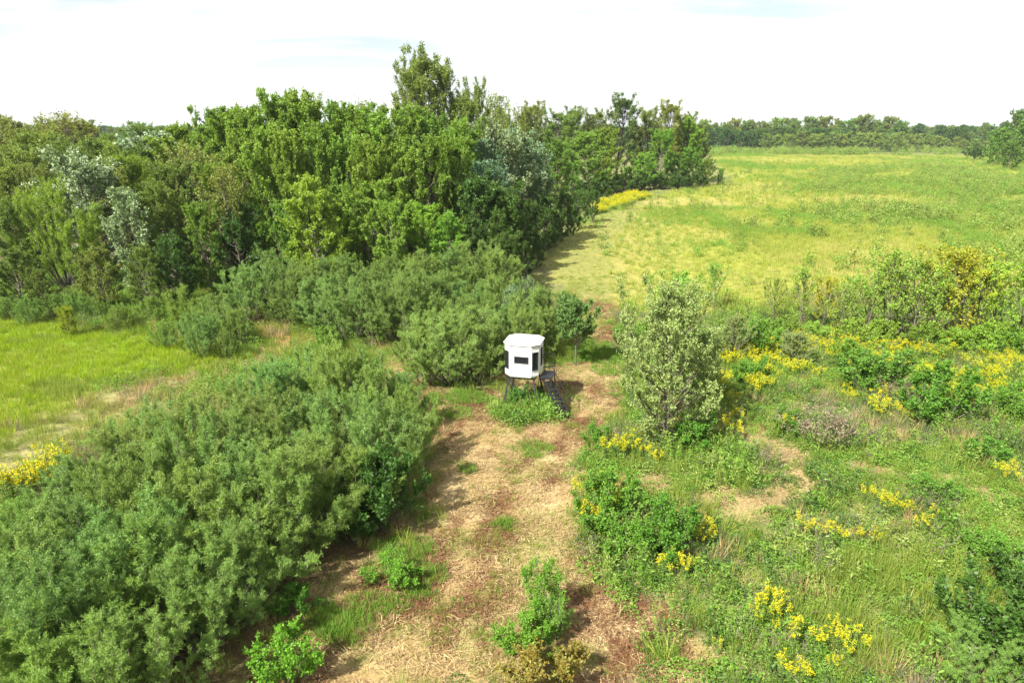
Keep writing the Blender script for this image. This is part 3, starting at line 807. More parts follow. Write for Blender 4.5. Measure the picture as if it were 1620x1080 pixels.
scatter('field_regrowth', 'waist-high young woody seedlings dotted over the field', sp, xx, yy, (0.45 + 1.1 * g.random(len(xx)) ** 1.6) * (0.55 + 0.9 * fbm(xx * 0.05, yy * 0.04, 189)), seed=89)
# under the left willows and at the wood's foot: rank growth
x, y, g = pts(16000, -75, 8, 36, 76, 91)
m, tr, lp, me, fi, n1, n2, d = zones(x, y)
SHADE = poly_world([(200, 1120), (320, 960), (430, 870), (560, 790), (640, 760), (655, 850), (560, 920), (480, 985), (400, 1050), (340, 1120)])
rk = sstep(-2.5, -4.5, sdist(MOWN, x, y)) * np.where(sdist(SHADE, x, y) > 0, 0.05, 1)
xx, yy = thin(x, y, (1 - m) * (1 - tr) * (1 - me) * (1 - fi) * 0.8 * rk, g)
aa = g.random(125) * 6.283; qq = np.sqrt(g.random(125)) * (0.75 + 0.4 * vnoise(np.cos(aa) * 2 + 5, np.sin(aa) * 2, 7))
xx = np.concatenate([xx, bx - 0.35 + np.cos(aa) * qq * 1.75]); yy = np.concatenate([yy, by - 0.6 + np.sin(aa) * qq * 1.9])
kk = off_ladder(xx, yy); xx, yy = xx[kk], yy[kk]
scatter('rank_weeds', 'rank tall weeds filling gaps between the willows and trees', [leafmound('rank', mt, 170 + k, 190, 0.55, 0.75, 0.105, 0.048) for k, mt in enumerate(('weed', 'weed', 'dark', 'paleweed'))] + [tuft('rankgrass', 'weed', 178, 40, 0.95, 0.25, 0.8, 0.035)], xx, yy, 0.45 + 0.95 * g.random(len(xx)) ** 1.3, seed=92, tilt=0.25)
# yellow drift of goldenrod at the field corner
GR = [goldenrod_proto(15, 12, 1.1, 0.55, 8), goldenrod_proto(16, 10, 0.95, 0.5, 5), goldenrod_proto(17, 11, 1.0, 0.5, 7)]
def gold_drift(name, label, polys, n, seed, smin=0.7, smax=1.1):
    P = [poly_world(q) for q in polys]
    allp = np.concatenate(P)
    g = np.random.default_rng(seed)
    x = g.uniform(allp[:, 0].min(), allp[:, 0].max(), n); y = g.uniform(allp[:, 1].min(), allp[:, 1].max(), n)
    k = np.zeros(n, bool)
    for q in P: k |= sdist(q, x, y) > 0
    k &= fbm(x * 0.5, y * 0.5, seed) + g.normal(0, .05, n) > 0.49
    x, y = x[k], y[k]
    scatter(name, label, [p.combo for p in GR], x, y, g.uniform(smin, smax, len(x)), seed=seed)
gold_drift('goldenrod_drift', 'yellow goldenrod drift in the field corner by the wood', [[(935, 325), (1000, 308), (1035, 312), (980, 330), (940, 342)]], 3200, 93, 0.8, 1.2)
gold_drift('goldenrod_stand', 'scattered goldenrod standing among saplings right of the path',
           [[(1090, 570), (1300, 520), (1640, 530), (1640, 640), (1400, 650), (1230, 610), (1100, 640)]], 1500, 94, 0.55, 1.0)

# ================================================================== THE HUNTING BLIND
def obj(name, verts, faces, mat, parent, smooth=False):
    me = bpy.data.meshes.new(name)
    me.from_pydata([tuple(v) for v in verts], [], faces)
    me.materials.append(mat); me.update()
    if smooth:
        for p in me.polygons: p.use_smooth = True
    o = bpy.data.objects.new(name, me); COL.objects.link(o)
    o.parent = parent
    return o

def ring_solid(rings, cap0=True, cap1=True):
    """rings of equal count, lowest first -> closed solid"""
    k = len(rings[0]); V = [p for r in rings for p in r]; F = []
    for i in range(len(rings) - 1):
        for j in range(k):
            a, b = i * k + j, i * k + (j + 1) % k
            F.append((a, b, b + k, a + k))
    if cap0: F.append(tuple(range(k))[::-1])
    if cap1: F.append(tuple(range((len(rings) - 1) * k, len(rings) * k)))
    return V, F

def octo(a, c, z):
    """square of half width a with corners cut by c, seen from above, counter-clockwise"""
    b = a - c
    return [(b, -a, z), (a, -b, z), (a, b, z), (b, a, z), (-b, a, z), (-a, b, z), (-a, -b, z), (-b, -a, z)]

def bar(p, q, w, h=None):
    """square bar from p to q"""
    p, q = Vector(p), Vector(q); t = (q - p).normalized()
    up = Vector((0, 0, 1)) if abs(t.z) < 0.95 else Vector((1, 0, 0))
    s = t.cross(up).normalized() * (w / 2); n = s.cross(t).normalized() * ((h or w) / 2)
    V = [e + i * s + j * n for e in (p, q) for i, j in ((-1, -1), (1, -1), (1, 1), (-1, 1))]
    return V, [(0, 1, 5, 4), (1, 2, 6, 5), (2, 3, 7, 6), (3, 0, 4, 7), (3, 2, 1, 0), (4, 5, 6, 7)]

def join(*vf):
    V, F = [], []
    for v, f in vf:
        k = len(V); V += list(v); F += [tuple(i + k for i in q) for q in f]
    return V, F

def box3(x0, x1, y0, y1, z0, z1):
    V = [(x0, y0, z0), (x1, y0, z0), (x1, y1, z0), (x0, y1, z0), (x0, y0, z1), (x1, y0, z1), (x1, y1, z1), (x0, y1, z1)]
    return V, [(3, 2, 1, 0), (4, 5, 6, 7), (0, 1, 5, 4), (1, 2, 6, 5), (2, 3, 7, 6), (3, 0, 4, 7)]

TH = -R(13.7)
BX, BY = 0.66, 35.0
blind = bpy.data.objects.new('hunting_blind', None); COL.objects.link(blind)
BZ = gh(BX, BY)
blind.location = (BX, BY, BZ); blind.rotation_euler = (0, 0, TH)
tag(blind, 'white box blind with dark windows raised on black legs beside the dirt path', 'hunting blind')
Z0, Z1 = 1.90, 3.72
cab = obj('cabin_body', *ring_solid([octo(0.80, 0.30, Z0), octo(0.88, 0.32, Z0 + 0.05), octo(0.915, 0.325, Z0 + 0.14), octo(0.92, 0.325, Z0 + 0.5), octo(0.92, 0.325, Z1)]), M['whitewall'], blind)
for sx in (-1, 1):
    obj('wall_rib', *bar((sx * 0.597, -0.921, Z0 + 0.2), (sx * 0.597, -0.921, Z1 - 0.02), 0.02, 0.012), M['whitewall'], cab)
roof = obj('roof', *ring_solid([octo(0.985, 0.38, Z1 + 0.004), octo(1.0, 0.385, Z1 + 0.05), octo(0.975, 0.38, Z1 + 0.075), octo(0.70, 0.27, Z1 + 0.145), octo(0.30, 0.12, Z1 + 0.16)]), M['whitewall'], blind)
lip = obj('roof_lip', *ring_solid([octo(0.97, 0.37, Z1 - 0.035), octo(0.98, 0.375, Z1 + 0.003)]), M['greytrim'], roof)

def window(cx, cy, ang, w, z0, z1, parent=blind, thick=0.035):
    """frame standing proud of a wall whose outward direction is ang; pane set inside it"""
    nx, ny = math.cos(ang), math.sin(ang); tx, ty = -ny, nx
    def P(a, d, z): return (cx + tx * a + nx * d, cy + ty * a + ny * d, z)
    f = 0.05; h = w / 2
    def slab(a0, a1, b0, b1, d0, d1):
        V = [P(a, d, z) for z in (b0, b1) for a, d in ((a0, d0), (a1, d0), (a1, d1), (a0, d1))]
        return V, [(3, 2, 1, 0), (4, 5, 6, 7), (0, 1, 5, 4), (1, 2, 6, 5), (2, 3, 7, 6), (3, 0, 4, 7)]
    fr = obj('window', *join(slab(-h, -h + f, z0, z1, -0.02, thick), slab(h - f, h, z0, z1, -0.02, thick), slab(-h + f, h - f, z0, z0 + f, -0.02, thick), slab(-h + f, h - f, z1 - f, z1, -0.02, thick)), M['blackframe'], parent)
    obj('pane', *slab(-h + f, h - f, z0 + f, z1 - f, -0.015, 0.008), M['glass'], fr)
    return fr
A2 = math.pi / 2
zt = Z1
window(0.05, -0.92, -A2, 0.78, zt - 0.98, zt - 0.60)
q = 0.92 - 0.325 / 2
window(q, -q, -A2 / 2, 0.36, zt - 1.36, zt - 0.36)
window(-q, -q, -A2 * 1.5, 0.36, zt - 1.36, zt - 0.36)
window(q, q, A2 / 2, 0.36, zt - 1.36, zt - 0.36)
window(-q, q, A2 * 1.5, 0.36, zt - 1.36, zt - 0.36)
window(-0.92, 0.0, math.pi, 0.62, zt - 0.98, zt - 0.60)
window(0.0, 0.92, A2, 0.78, zt - 0.98, zt - 0.60)
door = obj('door', *box3(0.915, 0.938, -0.36, 0.46, Z0 + 0.16, Z1 - 0.1), M['whitewall'], blind)
window(0.938, 0.02, 0.0, 0.40, zt - 1.30, zt - 0.30, door, 0.03)
obj('handle', *join(bar((0.975, 0.37, Z0 + 0.80), (0.975, 0.37, Z0 + 0.98), 0.025), bar((0.936, 0.37, Z0 + 0.82), (0.975, 0.37, Z0 + 0.82), 0.02), bar((0.936, 0.37, Z0 + 0.96), (0.975, 0.37, Z0 + 0.96), 0.02)), M['steel'], door)
# faint unreadable line of printed lettering under the front window
g = np.random.default_rng(3)
dash = []
xx_ = -0.34
while xx_ < 0.26:
    wd = 0.03 + 0.05 * g.random(); zz = Z1 - 1.10 - 0.06 * (xx_ + 0.34)
    dash.append(box3(xx_, xx_ + wd, -0.9235, -0.9195, zz, zz + 0.03 + 0.02 * g.random())); xx_ += wd + 0.015
obj('printed_lettering', *join(*dash), M['greyprint'], cab)
# legs: splayed square tubes with foot pads
TOPS = [(-0.66, -0.66), (0.66, -0.66), (0.66, 0.66), (-0.66, 0.66)]
FEET = [(sx * 1.5, sy * 1.5) for sx, sy in TOPS]
for (a, b), (c, d) in zip(TOPS, FEET):
    wx = BX + c * math.cos(TH) - d * math.sin(TH); wy = BY + c * math.sin(TH) + d * math.cos(TH)
    fz = gh(wx, wy) - BZ
    lg = obj('leg', *bar((a, b, Z0 - 0.03), (c, d, fz + 0.01), 0.085), M['steel'], blind)
    obj('foot_pad', *box3(c - 0.11, c + 0.11, d - 0.11, d + 0.11, fz - 0.02, fz + 0.02), M['steel'], lg)
obj('floor_frame', *join(*[box3(-0.78, 0.78, y_ - 0.04, y_ + 0.04, Z0 - 0.085, Z0 - 0.003) for y_ in (-0.7, 0, 0.7)], *[box3(x_ - 0.04, x_ + 0.04, -0.658, 0.658, Z0 - 0.16, Z0 - 0.088) for x_ in (-0.7, 0.7)]), M['steel'], blind)
for i in range(4):
    j = (i + 1) % 4
    def lerp3(k, t): return Vector((TOPS[k][0], TOPS[k][1], Z0 - 0.1)).lerp(Vector((FEET[k][0], FEET[k][1], 0.0)), t)
    obj('brace', *bar(lerp3(i, 0.08), lerp3(j, 0.72), 0.03, 0.022), M['steel'], blind)
    obj('brace', *bar(lerp3(j, 0.10), lerp3(i, 0.74), 0.028, 0.02), M['steel'], blind)
# platform at the door, its slats, and guard rail
PX0, PX1, PY0, PY1, PZ = 0.95, 1.62, -0.52, 0.58, Z0 + 0.02
plat = obj('platform', *join(box3(PX0, PX1, PY0, PY0 + 0.05, PZ - 0.09, PZ), box3(PX0, PX1, PY1 - 0.05, PY1, PZ - 0.09, PZ), box3(PX0, PX0 + 0.05, PY0 + 0.05, PY1 - 0.05, PZ - 0.09, PZ), box3(PX1 - 0.05, PX1, PY0 + 0.05, PY1 - 0.05, PZ - 0.09, PZ)), M['steel'], blind)
for k in range(7):
    y_ = PY0 + 0.08 + k * 0.135
    obj('slat', *box3(PX0 + 0.052, PX1 - 0.052, y_, y_ + 0.10, PZ - 0.03, PZ - 0.002), M['steel'], plat)
for px_, py_ in ((1.585, -0.48), (1.585, 0.54)):
    ex, ey = px_ + 0.1, py_ * 1.15
    wx = BX + ex * math.cos(TH) - ey * math.sin(TH); wy = BY + ex * math.sin(TH) + ey * math.cos(TH)
    obj('platform_leg', *bar((px_, py_, PZ - 0.09), (ex, ey, gh(wx, wy) - BZ - 0.02), 0.055), M['steel'], plat)
rail = obj('guard_rail', *join(*[bar((px_, py_, PZ), (px_, py_, PZ + 0.98), 0.032) for px_, py_ in ((1.0, 0.55), (1.06, 0.55), (1.59, 0.55))], bar((0.98, 0.55, PZ + 0.995), (1.61, 0.55, PZ + 0.995), 0.03), bar((1.0, 0.55, PZ + 0.5), (1.59, 0.55, PZ + 0.5), 0.024)), M['steel'], blind)
# stair ladder down to the front right
fx, fy = G(897, 662)
inv = lambda wx, wy: ((wx - BX) * math.cos(-TH) - (wy - BY) * math.sin(-TH), (wx - BX) * math.sin(-TH) + (wy - BY) * math.cos(-TH))
lfx, lfy = inv(float(fx), float(fy))
tr_ = ray(862, 593); tt_ = (BZ + PZ - CAM_H) / tr_[2]
tlx, tly = inv(float(tr_[0] * tt_), float(tr_[1] * tt_))
top = Vector((tlx, tly, PZ - 0.02)); foot = Vector((lfx, lfy, gh(float(fx), float(fy)) - BZ + 0.02))
dirh = Vector((foot.x - top.x, foot.y - top.y, 0)).normalized(); sd = Vector((-dirh.y, dirh.x, 0)) * 0.24
lad = obj('stair_ladder', *join(bar(top - sd, foot - sd, 0.06, 0.14), bar(top + sd, foot + sd, 0.06, 0.14)), M['steel'], blind)
for k in range(10):
    c = top.lerp(foot, (k + 0.7) / 10.4)
    obj('tread', *bar(c - sd * 0.87, c + sd * 0.87, 0.19, 0.035), M['steel'], lad)
for s_ in (1,):
    hp = [top.lerp(foot, t) + sd * s_ * 1.05 for t in (0.03, 0.5, 0.94)]
    obj('handrail', *join(*[bar(p, p + Vector((0, 0, 0.8)), 0.026) for p in hp], bar(hp[0] + Vector((0, 0, 0.81)), hp[-1] + Vector((0, 0, 0.81)), 0.03)), M['steel'], lad)

# ================================================================== TREES AND SHRUBS
ORD = ['first', 'second', 'third', 'fourth', 'fifth', 'sixth', 'seventh', 'eighth', 'ninth', 'tenth', 'eleventh', 'twelfth', 'thirteenth', 'fourteenth', 'fifteenth', 'sixteenth', 'seventeenth', 'eighteenth', 'nineteenth', 'twentieth', 'twenty-first', 'twenty-second', 'twenty-third', 'twenty-fourth', 'twenty-fifth', 'twenty-sixth', 'twenty-seventh', 'twenty-eighth']

def row(kind, name, fmt, cat, group, items, mode='top'):
    """a row of like plants; the label counts them from the left of the row. items: (u, vtop, Y or height or base pixel, width factor, tint)"""
    items = sorted(items, key=lambda t: t[0])
    J = np.random.default_rng(len(fmt) * 7 + len(items))
    for i, it in enumerate(items):
        u, vt, q = it[:3]
        wf = it[3] if len(it) > 3 else 1.0
        tint = it[4] if len(it) > 4 else (1, 1, 1)
        br = J.uniform(0.84, 1.16); hu = J.uniform(0.90, 1.12)
        tint = (tint[0] * br * hu, tint[1] * br, tint[2] * br / hu)
        wf *= J.uniform(0.85, 1.15)
        if kind == 'willow':
            vt += J.uniform(-12, 12)
            if 'foreground thicket' in fmt:
                q *= J.uniform(0.86, 1.12); wf *= 0.95; tint = tuple(c * J.uniform(0.95, 1.06) for c in tint)
        elif kind == 'cotton' and 'skyline' not in fmt and mode == 'top':
            vt += J.uniform(-32, 26); q += J.uniform(-3, 4)
        elif kind in ('dark', 'olive'):
            vt += J.uniform(-8, 8)
        if mode == 'top':
            x, y, h = by_top(u, vt, q)
        elif mode == 'base':
            x, y, h = by_base(u, q, vt)
        else:
            ry = ray(u, vt); t = (q - CAM_H) / ry[2]; x, y, h = float(ry[0] * t), float(ry[1] * t), q
        place(kind, name, fmt.format(o=ORD[i]), cat, group, x, y, h, wf, tint)

WG = 'willow shrubs of the foreground thicket'
row('willow', 'willow_shrub', 'grey-green willow shrub, {o} from the left at the back of the foreground thicket', 'shrub', WG,
    [(30, 792, 3.4), (112, 732, 3.6), (175, 684, 3.8), (235, 652, 4.0), (295, 628, 4.1), (355, 603, 4.2), (415, 576, 4.3), (475, 548, 4.5), (530, 550, 4.4), (580, 563, 4.1, 1, (0.9, 0.95, 0.95)), (622, 595, 3.7)], 'h')
row('willow', 'willow_shrub', 'grey-green willow shrub, {o} from the left in the middle of the foreground thicket', 'shrub', WG,
    [(20, 830, 3.7), (95, 785, 3.8), (165, 735, 4.0), (235, 700, 4.0), (305, 672, 4.2), (370, 650, 4.3), (435, 632, 4.4), (500, 620, 4.4), (560, 625, 4.2), (612, 650, 3.8)], 'h')
row('willow', 'willow_shrub', 'grey-green willow shrub, {o} from the left in the inner front of the foreground thicket', 'shrub', WG,
    [(50, 900, 3.6, 1.05), (130, 850, 3.8), (210, 790, 3.9), (290, 745, 4.0), (360, 715, 4.1), (440, 700, 4.1), (510, 690, 4.0), (555, 700, 3.7)], 'h')
SW = 'willow shrubs along the open front of the foreground thicket'
for lab, u, vt, h, wf, tint in (
    ('rounded willow shrub standing forward at the open front of the foreground thicket', 425, 748, 3.9, 1.1, (1.05, 1.05, 0.95)),
    ('low willow shrub at the shaded front below the rounded front willow', 350, 840, 3.4, 1.0, (0.95, 0.98, 0.95)),
    ('willow shrub right of the upright front willow, over the dark shade', 292, 862, 3.6, 1.0, (0.95, 0.98, 0.95)),
    ('upright willow shrub at the bottom left corner, in front of the thicket', 228, 822, 4.0, 1.05, (1, 1.05, 0.95)),
    ('shaded willow shrub between the rounded and the upright front willows', 320, 800, 3.0, 1.0, (0.95, 0.95, 0.95)),
    ('feathery willow shrub cut off by the left picture edge near the bottom', 20, 965, 3.4, 1.1, (1.1, 1.1, 0.9)),
    ('feathery willow shrub filling the bottom left foreground beside the upright one', 115, 930, 3.4, 1.1, (1.1, 1.12, 0.9)),
    ('willow shrub cut off by the bottom edge at the far left', 55, 1065, 3.0, 1.1, (1.1, 1.12, 0.9)),
    ('willow shrub cut off by the bottom edge under the upright front willow', 185, 985, 3.2, 1.05, (1.05, 1.05, 0.95))):
    ry = ray(u, vt); t = (h - CAM_H) / ry[2]
    place('willow', 'willow_shrub', lab, 'shrub', SW, float(ry[0] * t), float(ry[1] * t), h, wf, tint)
place('willow', 'willow_shrub', 'lighter slender willow at the right tip of the foreground thicket, beside the path', 'shrub', SW, *by_base(655, 725, 612), 0.7, (1.15, 1.1, 0.95))
place('darkbush', 'sumac_shrub', 'dark glossy broad-leaved shrub at the front right of the foreground thicket', 'shrub', None, *by_base(612, 838, 715), 0.85, (0.95, 1.05, 0.95))
place('darkbush', 'dark_shrub', 'low dark shrub in the shade left of the glossy broad-leaved one', 'shrub', None, *by_base(560, 860, 800), 1.1)

row('willow', 'willow_shrub', 'willow shrub, {o} from the left at the back of the thicket behind the blind', 'shrub', 'willow shrubs of the thicket behind the blind',
    [(385, 412, 52), (430, 405, 54), (475, 425, 52), (520, 412, 53), (565, 420, 52), (615, 400, 53), (660, 392, 55), (705, 383, 56), (748, 382, 56, 0.9), (785, 396, 54, 0.9)])
row('willow', 'willow_shrub', 'willow shrub, {o} from the left in the middle of the thicket behind the blind', 'shrub', 'willow shrubs of the thicket behind the blind',
    [(462, 440, 51), (508, 445, 49.5), (548, 445, 47), (595, 440, 46), (640, 438, 46), (690, 430, 47), (735, 432, 48), (775, 440, 48)])
row('willow', 'willow_shrub', 'spreading willow shrub, {o} from the left at the front of the thicket behind the blind', 'shrub', 'willow shrubs of the thicket behind the blind',
    [(668, 505, 38.5, 1.1), (712, 492, 38.5, 1.15), (755, 502, 38.5, 1.1), (795, 510, 40, 1.0), (655, 520, 41, 1), (740, 480, 42, 1.1)])
row('silver', 'silver_shrub', 'silvery shrub, {o} from the left between rear willow thicket and path', 'shrub', 'silvery shrubs at the right of the rear thicket',
    [(812, 452, 46, 0.75, (.8, .95, .8)), (838, 442, 47, 0.7, (.75, .9, .75))])
row('willow', 'willow_shrub', 'willow shrub, {o} from the left in the clump above the left meadow', 'shrub', 'willow shrubs between the meadow and the reddish path',
    [(190, 470, 50, 0.9, (1.1, 1.1, 0.8)), (235, 462, 51, 0.9, (1.15, 1.1, 0.8)), (285, 462, 50, 0.9, (1.15, 1.1, 0.8)), (330, 470, 47, 0.9), (370, 480, 46, 0.9, (0.9, 0.95, 0.9)), (310, 500, 43, 0.9), (355, 515, 42.5, 0.85, (0.9, 0.95, 0.9)), (255, 500, 45, 0.9, (1.1, 1.1, 0.85)), (372, 505, 46, 0.7)])
row('willow', 'willow_shrub', 'willow shrub, {o} from the left under the silvery shrubs behind the blind', 'shrub', 'willow shrubs behind the blind',
    [(845, 455, 44, .9), (872, 450, 46, .85, (.9, .95, 1)), (830, 485, 42, .9), (800, 470, 44, .9)])
place('yg', 'young_tree', 'small yellow-green shrub at the back edge of the left meadow', 'shrub', None, *by_base(112, 535, 490), 1.2, (1.3, 1.2, 0.7))
place('smalltree', 'small_tree', 'small round-crowned tree with a bare stem casting shade just behind the blind', 'tree', None, *by_base(911, 578, 474), 1.0, (0.72, 0.80, 0.85), 0)
place('bush', 'leafy_bush', 'light green bush at the left mouth of the reddish path', 'bush', None, *by_base(520, 555, 515))

row('willow', 'willow_shrub', 'low willow shrub, {o} from the left along the upper edge of the meadow', 'shrub', 'low willow shrubs above the meadow',
    [(5, 462, 52, 1.1, (.85, .85, .7)), (40, 470, 51, 1.1, (.95, .95, .75)), (80, 462, 53, 1.1, (.85, .85, .7)), (120, 455, 53, 1.1, (1, 1, .8)), (155, 468, 52, 1.1, (.95, .95, .75)), (185, 485, 49, .9, (1.05, 1.05, .8))])
# ---- the tree block
CG = 'bright green cottonwoods of the tree block'
row('cotton', 'cottonwood_tree', 'bright green cottonwood, {o} from the left on the skyline of the tree block', 'tree', CG,
    [(290, 208, 88), (325, 190, 84), (360, 186, 82), (400, 188, 80), (437, 163, 80), (470, 160, 80), (505, 178, 80), (540, 180, 84), (575, 186, 82), (612, 190, 80), (648, 184, 78), (690, 196, 78), (725, 205, 76)])
row('cotton', 'cottonwood_tree', 'bright green cottonwood, {o} from the left in the middle tier of the tree block', 'tree', CG,
    [(345, 262, 68, 0.9), (385, 232, 70, 0.9), (425, 225, 70, 0.9), (465, 245, 68, 0.9), (505, 232, 70, 0.9), (548, 238, 68, 0.9), (590, 236, 68, 0.9), (632, 236, 68, 0.9), (675, 245, 67, 0.9), (712, 262, 66, 0.9)])
row('cotton', 'cottonwood_tree', 'leafy cottonwood, {o} from the left just behind the rear willow thicket', 'tree', CG,
    [(410, 330, 61, 1.0, (0.85, 0.95, 0.9)), (450, 310, 61, 1.0), (492, 305, 60, 1.05, (1.1, 1.08, 1)), (535, 325, 60, 1.0), (580, 300, 61, 1, (1.05, 1.02, 1)), (625, 305, 61, 1.0), (668, 318, 60, 1.15, (0.95, 1.1, 0.9)), (705, 330, 60, 1.1, (0.9, 1.05, 0.9))])
row('dark', 'dark_tree', 'dark green tree, {o} from the left on the shaded edge of the tree block', 'tree', 'dark trees along the right side of the tree block',
    [(385, 330, 63, 0.8), (750, 290, 68), (778, 300, 70), (745, 345, 62), (785, 345, 65), (815, 330, 72), (835, 315, 78), (800, 372, 62, 0.9), (862, 305, 84), (890, 300, 93), (918, 300, 104, 0.9), (826, 385, 66, 1.0), (880, 340, 88), (908, 325, 98), (850, 370, 74), (938, 300, 112, 0.9)])
row('silver', 'silver_tree', 'silvery tree, {o} from the left high on the right of the tree block', 'tree', 'silvery trees of the tree block',
    [(762, 225, 80, 0.9, (.7, .85, .8)), (792, 205, 84, 1.0, (.85, .95, .85)), (822, 215, 88, 1.0, (.9, 1, .85)), (850, 238, 92, 1.0, (.75, .9, .8)), (775, 258, 74, .9, (.6, .8, .7))])
for lab, u, vt, Y, wf, k in (
    ('tallest tree of all, its loose olive crown rising high over the block', 672, 92, 98, 0.95, 'tall'),
    ('tall olive tree crowding the left flank of the tallest tree', 643, 112, 100, 0.75, 'tall'),
    ('tall olive tree crowding the right flank of the tallest tree', 708, 106, 101, 0.8, 'tall'),
    ('thin pale spire of a tree just right of the tallest trees', 757, 138, 100, 0.6, 'tall'),
    ('thin tree with sparse crown at the foot of the pale spire', 735, 160, 98, 0.8, 'olive'),
    ('sparse twiggy grey tree top right of the pale spire', 787, 160, 112, 0.9, 'grey'),
    ('sparse twiggy grey tree top left of the tallest tree', 578, 172, 110, 0.9, 'grey')):
    place(k, 'tall_tree' if k == 'tall' else 'sparse_tree', lab, 'tree', None, *by_top(u, vt, Y), wf)
# left side of the block
for lab, u, vt, Y, wf, k, tint, nm in (
    ('big yellow-green willow tree at the left edge of the wood, above the meadow', 78, 285, 63, 0.72, 'willow', (1.15, 1.12, .55), 'willow_tree'),
    ('silvery tree with a rounded windblown crown right behind the yellow-green willow tree', 128, 248, 68, 1.25, 'silver', (1.3, 1.3, 1.25), 'silver_tree'),
    ('smaller silvery tree with drooping sprays right of the windblown silver one', 197, 308, 60, 0.9, 'silver', (1.25, 1.3, 1.1), 'silver_tree'),
    ('silvery tree standing back in the wood, halfway to the bright green cottonwoods', 236, 212, 92, 1.5, 'silver', (1.25, 1.3, 1.35), 'silver_tree'),
    ('light green round tree below the silvery tree that stands back in the wood', 195, 262, 76, 1.1, 'yg', (0.85, 0.95, 0.9), 'round_tree'),
    ('brownish half-bare tree left of the bright green cottonwoods', 350, 270, 63, 1.0, 'grey', (1.1, 0.95, 0.95), 'half_bare_tree'),
    ('grey twiggy tree between the silvery trees and the cottonwoods', 300, 240, 72, 1.2, 'grey', (1.1, 1.0, 1.0), 'half_bare_tree'),
    ('olive tree with a dark hollow below it, left of the half-bare brownish tree', 268, 268, 66, 1.0, 'olive', (0.8, 0.85, 0.8), 'olive_tree'),
    ('olive tree over the middle of the meadow-side clump of willows', 245, 300, 62, 0.9, 'olive', (0.9, 0.95, 0.8), 'olive_tree'),
    ('leafy pale green tree leaning out before the brownish half-bare tree', 318, 330, 60, 1.0, 'cotton', (0.9, 0.9, 0.9), 'leafy_tree'),
    ('dark leafy tree at the left foot of the front cottonwoods', 370, 350, 60, 1.0, 'dark', (1, 1, 1), 'dark_tree'),
    ('olive tree cut off by the left picture edge, level with the yellow-green willow tree', 8, 325, 62, 1.1, 'olive', (0.75, 0.85, 0.8), 'olive_tree'),
    ('dull green shrubby tree at the left picture edge, above the meadow', 15, 400, 55, 1.3, 'olive', (0.75, 0.8, 0.7), 'olive_tree'),
    ('dull brownish thicket tree between the meadow and the yellow-green willow tree', 60, 430, 54, 1.3, 'olive', (0.85, 0.85, 0.8), 'thicket_tree'),
    ('dull brownish thicket tree right of the yellow-green willow tree', 150, 395, 55, 1.2, 'olive', (0.95, 0.9, 0.8), 'thicket_tree'),
    ('half-shaded olive tree right under the smaller silvery tree', 225, 395, 54, 1.1, 'olive', (0.9, 0.95, 0.9), 'olive_tree'),
    ('dark tree in the hollow right of the smaller silvery tree', 270, 375, 57, 1.0, 'dark', (0.9, 0.95, 0.9), 'dark_tree')):
    place(k, nm, lab, 'tree', None, *by_top(u, vt, Y), wf, tint)
row('olive', 'olive_tree', 'olive-green tree, {o} from the left deep in the left wood', 'tree', 'olive trees in the left part of the wood',
    [(10, 262, 82, 1.1, (0.95, 1.05, 0.8)), (45, 240, 92, 1.1, (1, 1, .9)), (60, 265, 80), (100, 225, 100, 1.1, (1.1, 1.05, .9)), (150, 228, 98, 1.0, (1.05, 1.05, .9)), (185, 235, 92, 1, (1.1, 1.1, .8)), (165, 280, 72), (25, 225, 105), (275, 225, 96), (215, 240, 88), (300, 272, 78, 1, (.9, 1, .8)), (125, 240, 92, 1, (.85, .95, .8))])
row('olive', 'skyline_tree', 'small olive-brown tree top, {o} from the left on the far left skyline', 'tree', 'trees on the far left skyline',
    [(8, 192, 150, 1.0, (1, .95, .9)), (40, 202, 140), (62, 196, 150), (90, 190, 145, 1.1, (1.1, 1, .9)), (112, 194, 150, 1, (1.2, 1, .9)), (132, 200, 135), (215, 206, 150, 1.1, (.8, 1, .8)), (240, 209, 160, 1, (.8, .95, .8)), (265, 207, 150, 1, (.9, 1, .8))])
place('grey', 'half_bare_tree', 'half-bare brown tree top standing above its neighbours on the far left skyline', 'tree', None, *by_top(102, 186, 130), 1.5, (1.2, 1, .9))
g = np.random.default_rng(121)
for i in range(46):
    Y = g.uniform(105, 330); u = g.uniform(-60, 300) if i < 30 else g.uniform(300, 800)
    h = float(CAM_H + Y * (-0.004 + 0.004 * g.random())) - 1.5
    x, _ = at(u, 210, Y)
    place('far' if i % 3 else 'fardark', 'wood_tree', 'green tree inside the wood, a treetop behind nearer trees', 'tree', 'treetops inside the wood', float(x), Y, h, 1.0, (g.uniform(.8, 1.2), 1, .85))

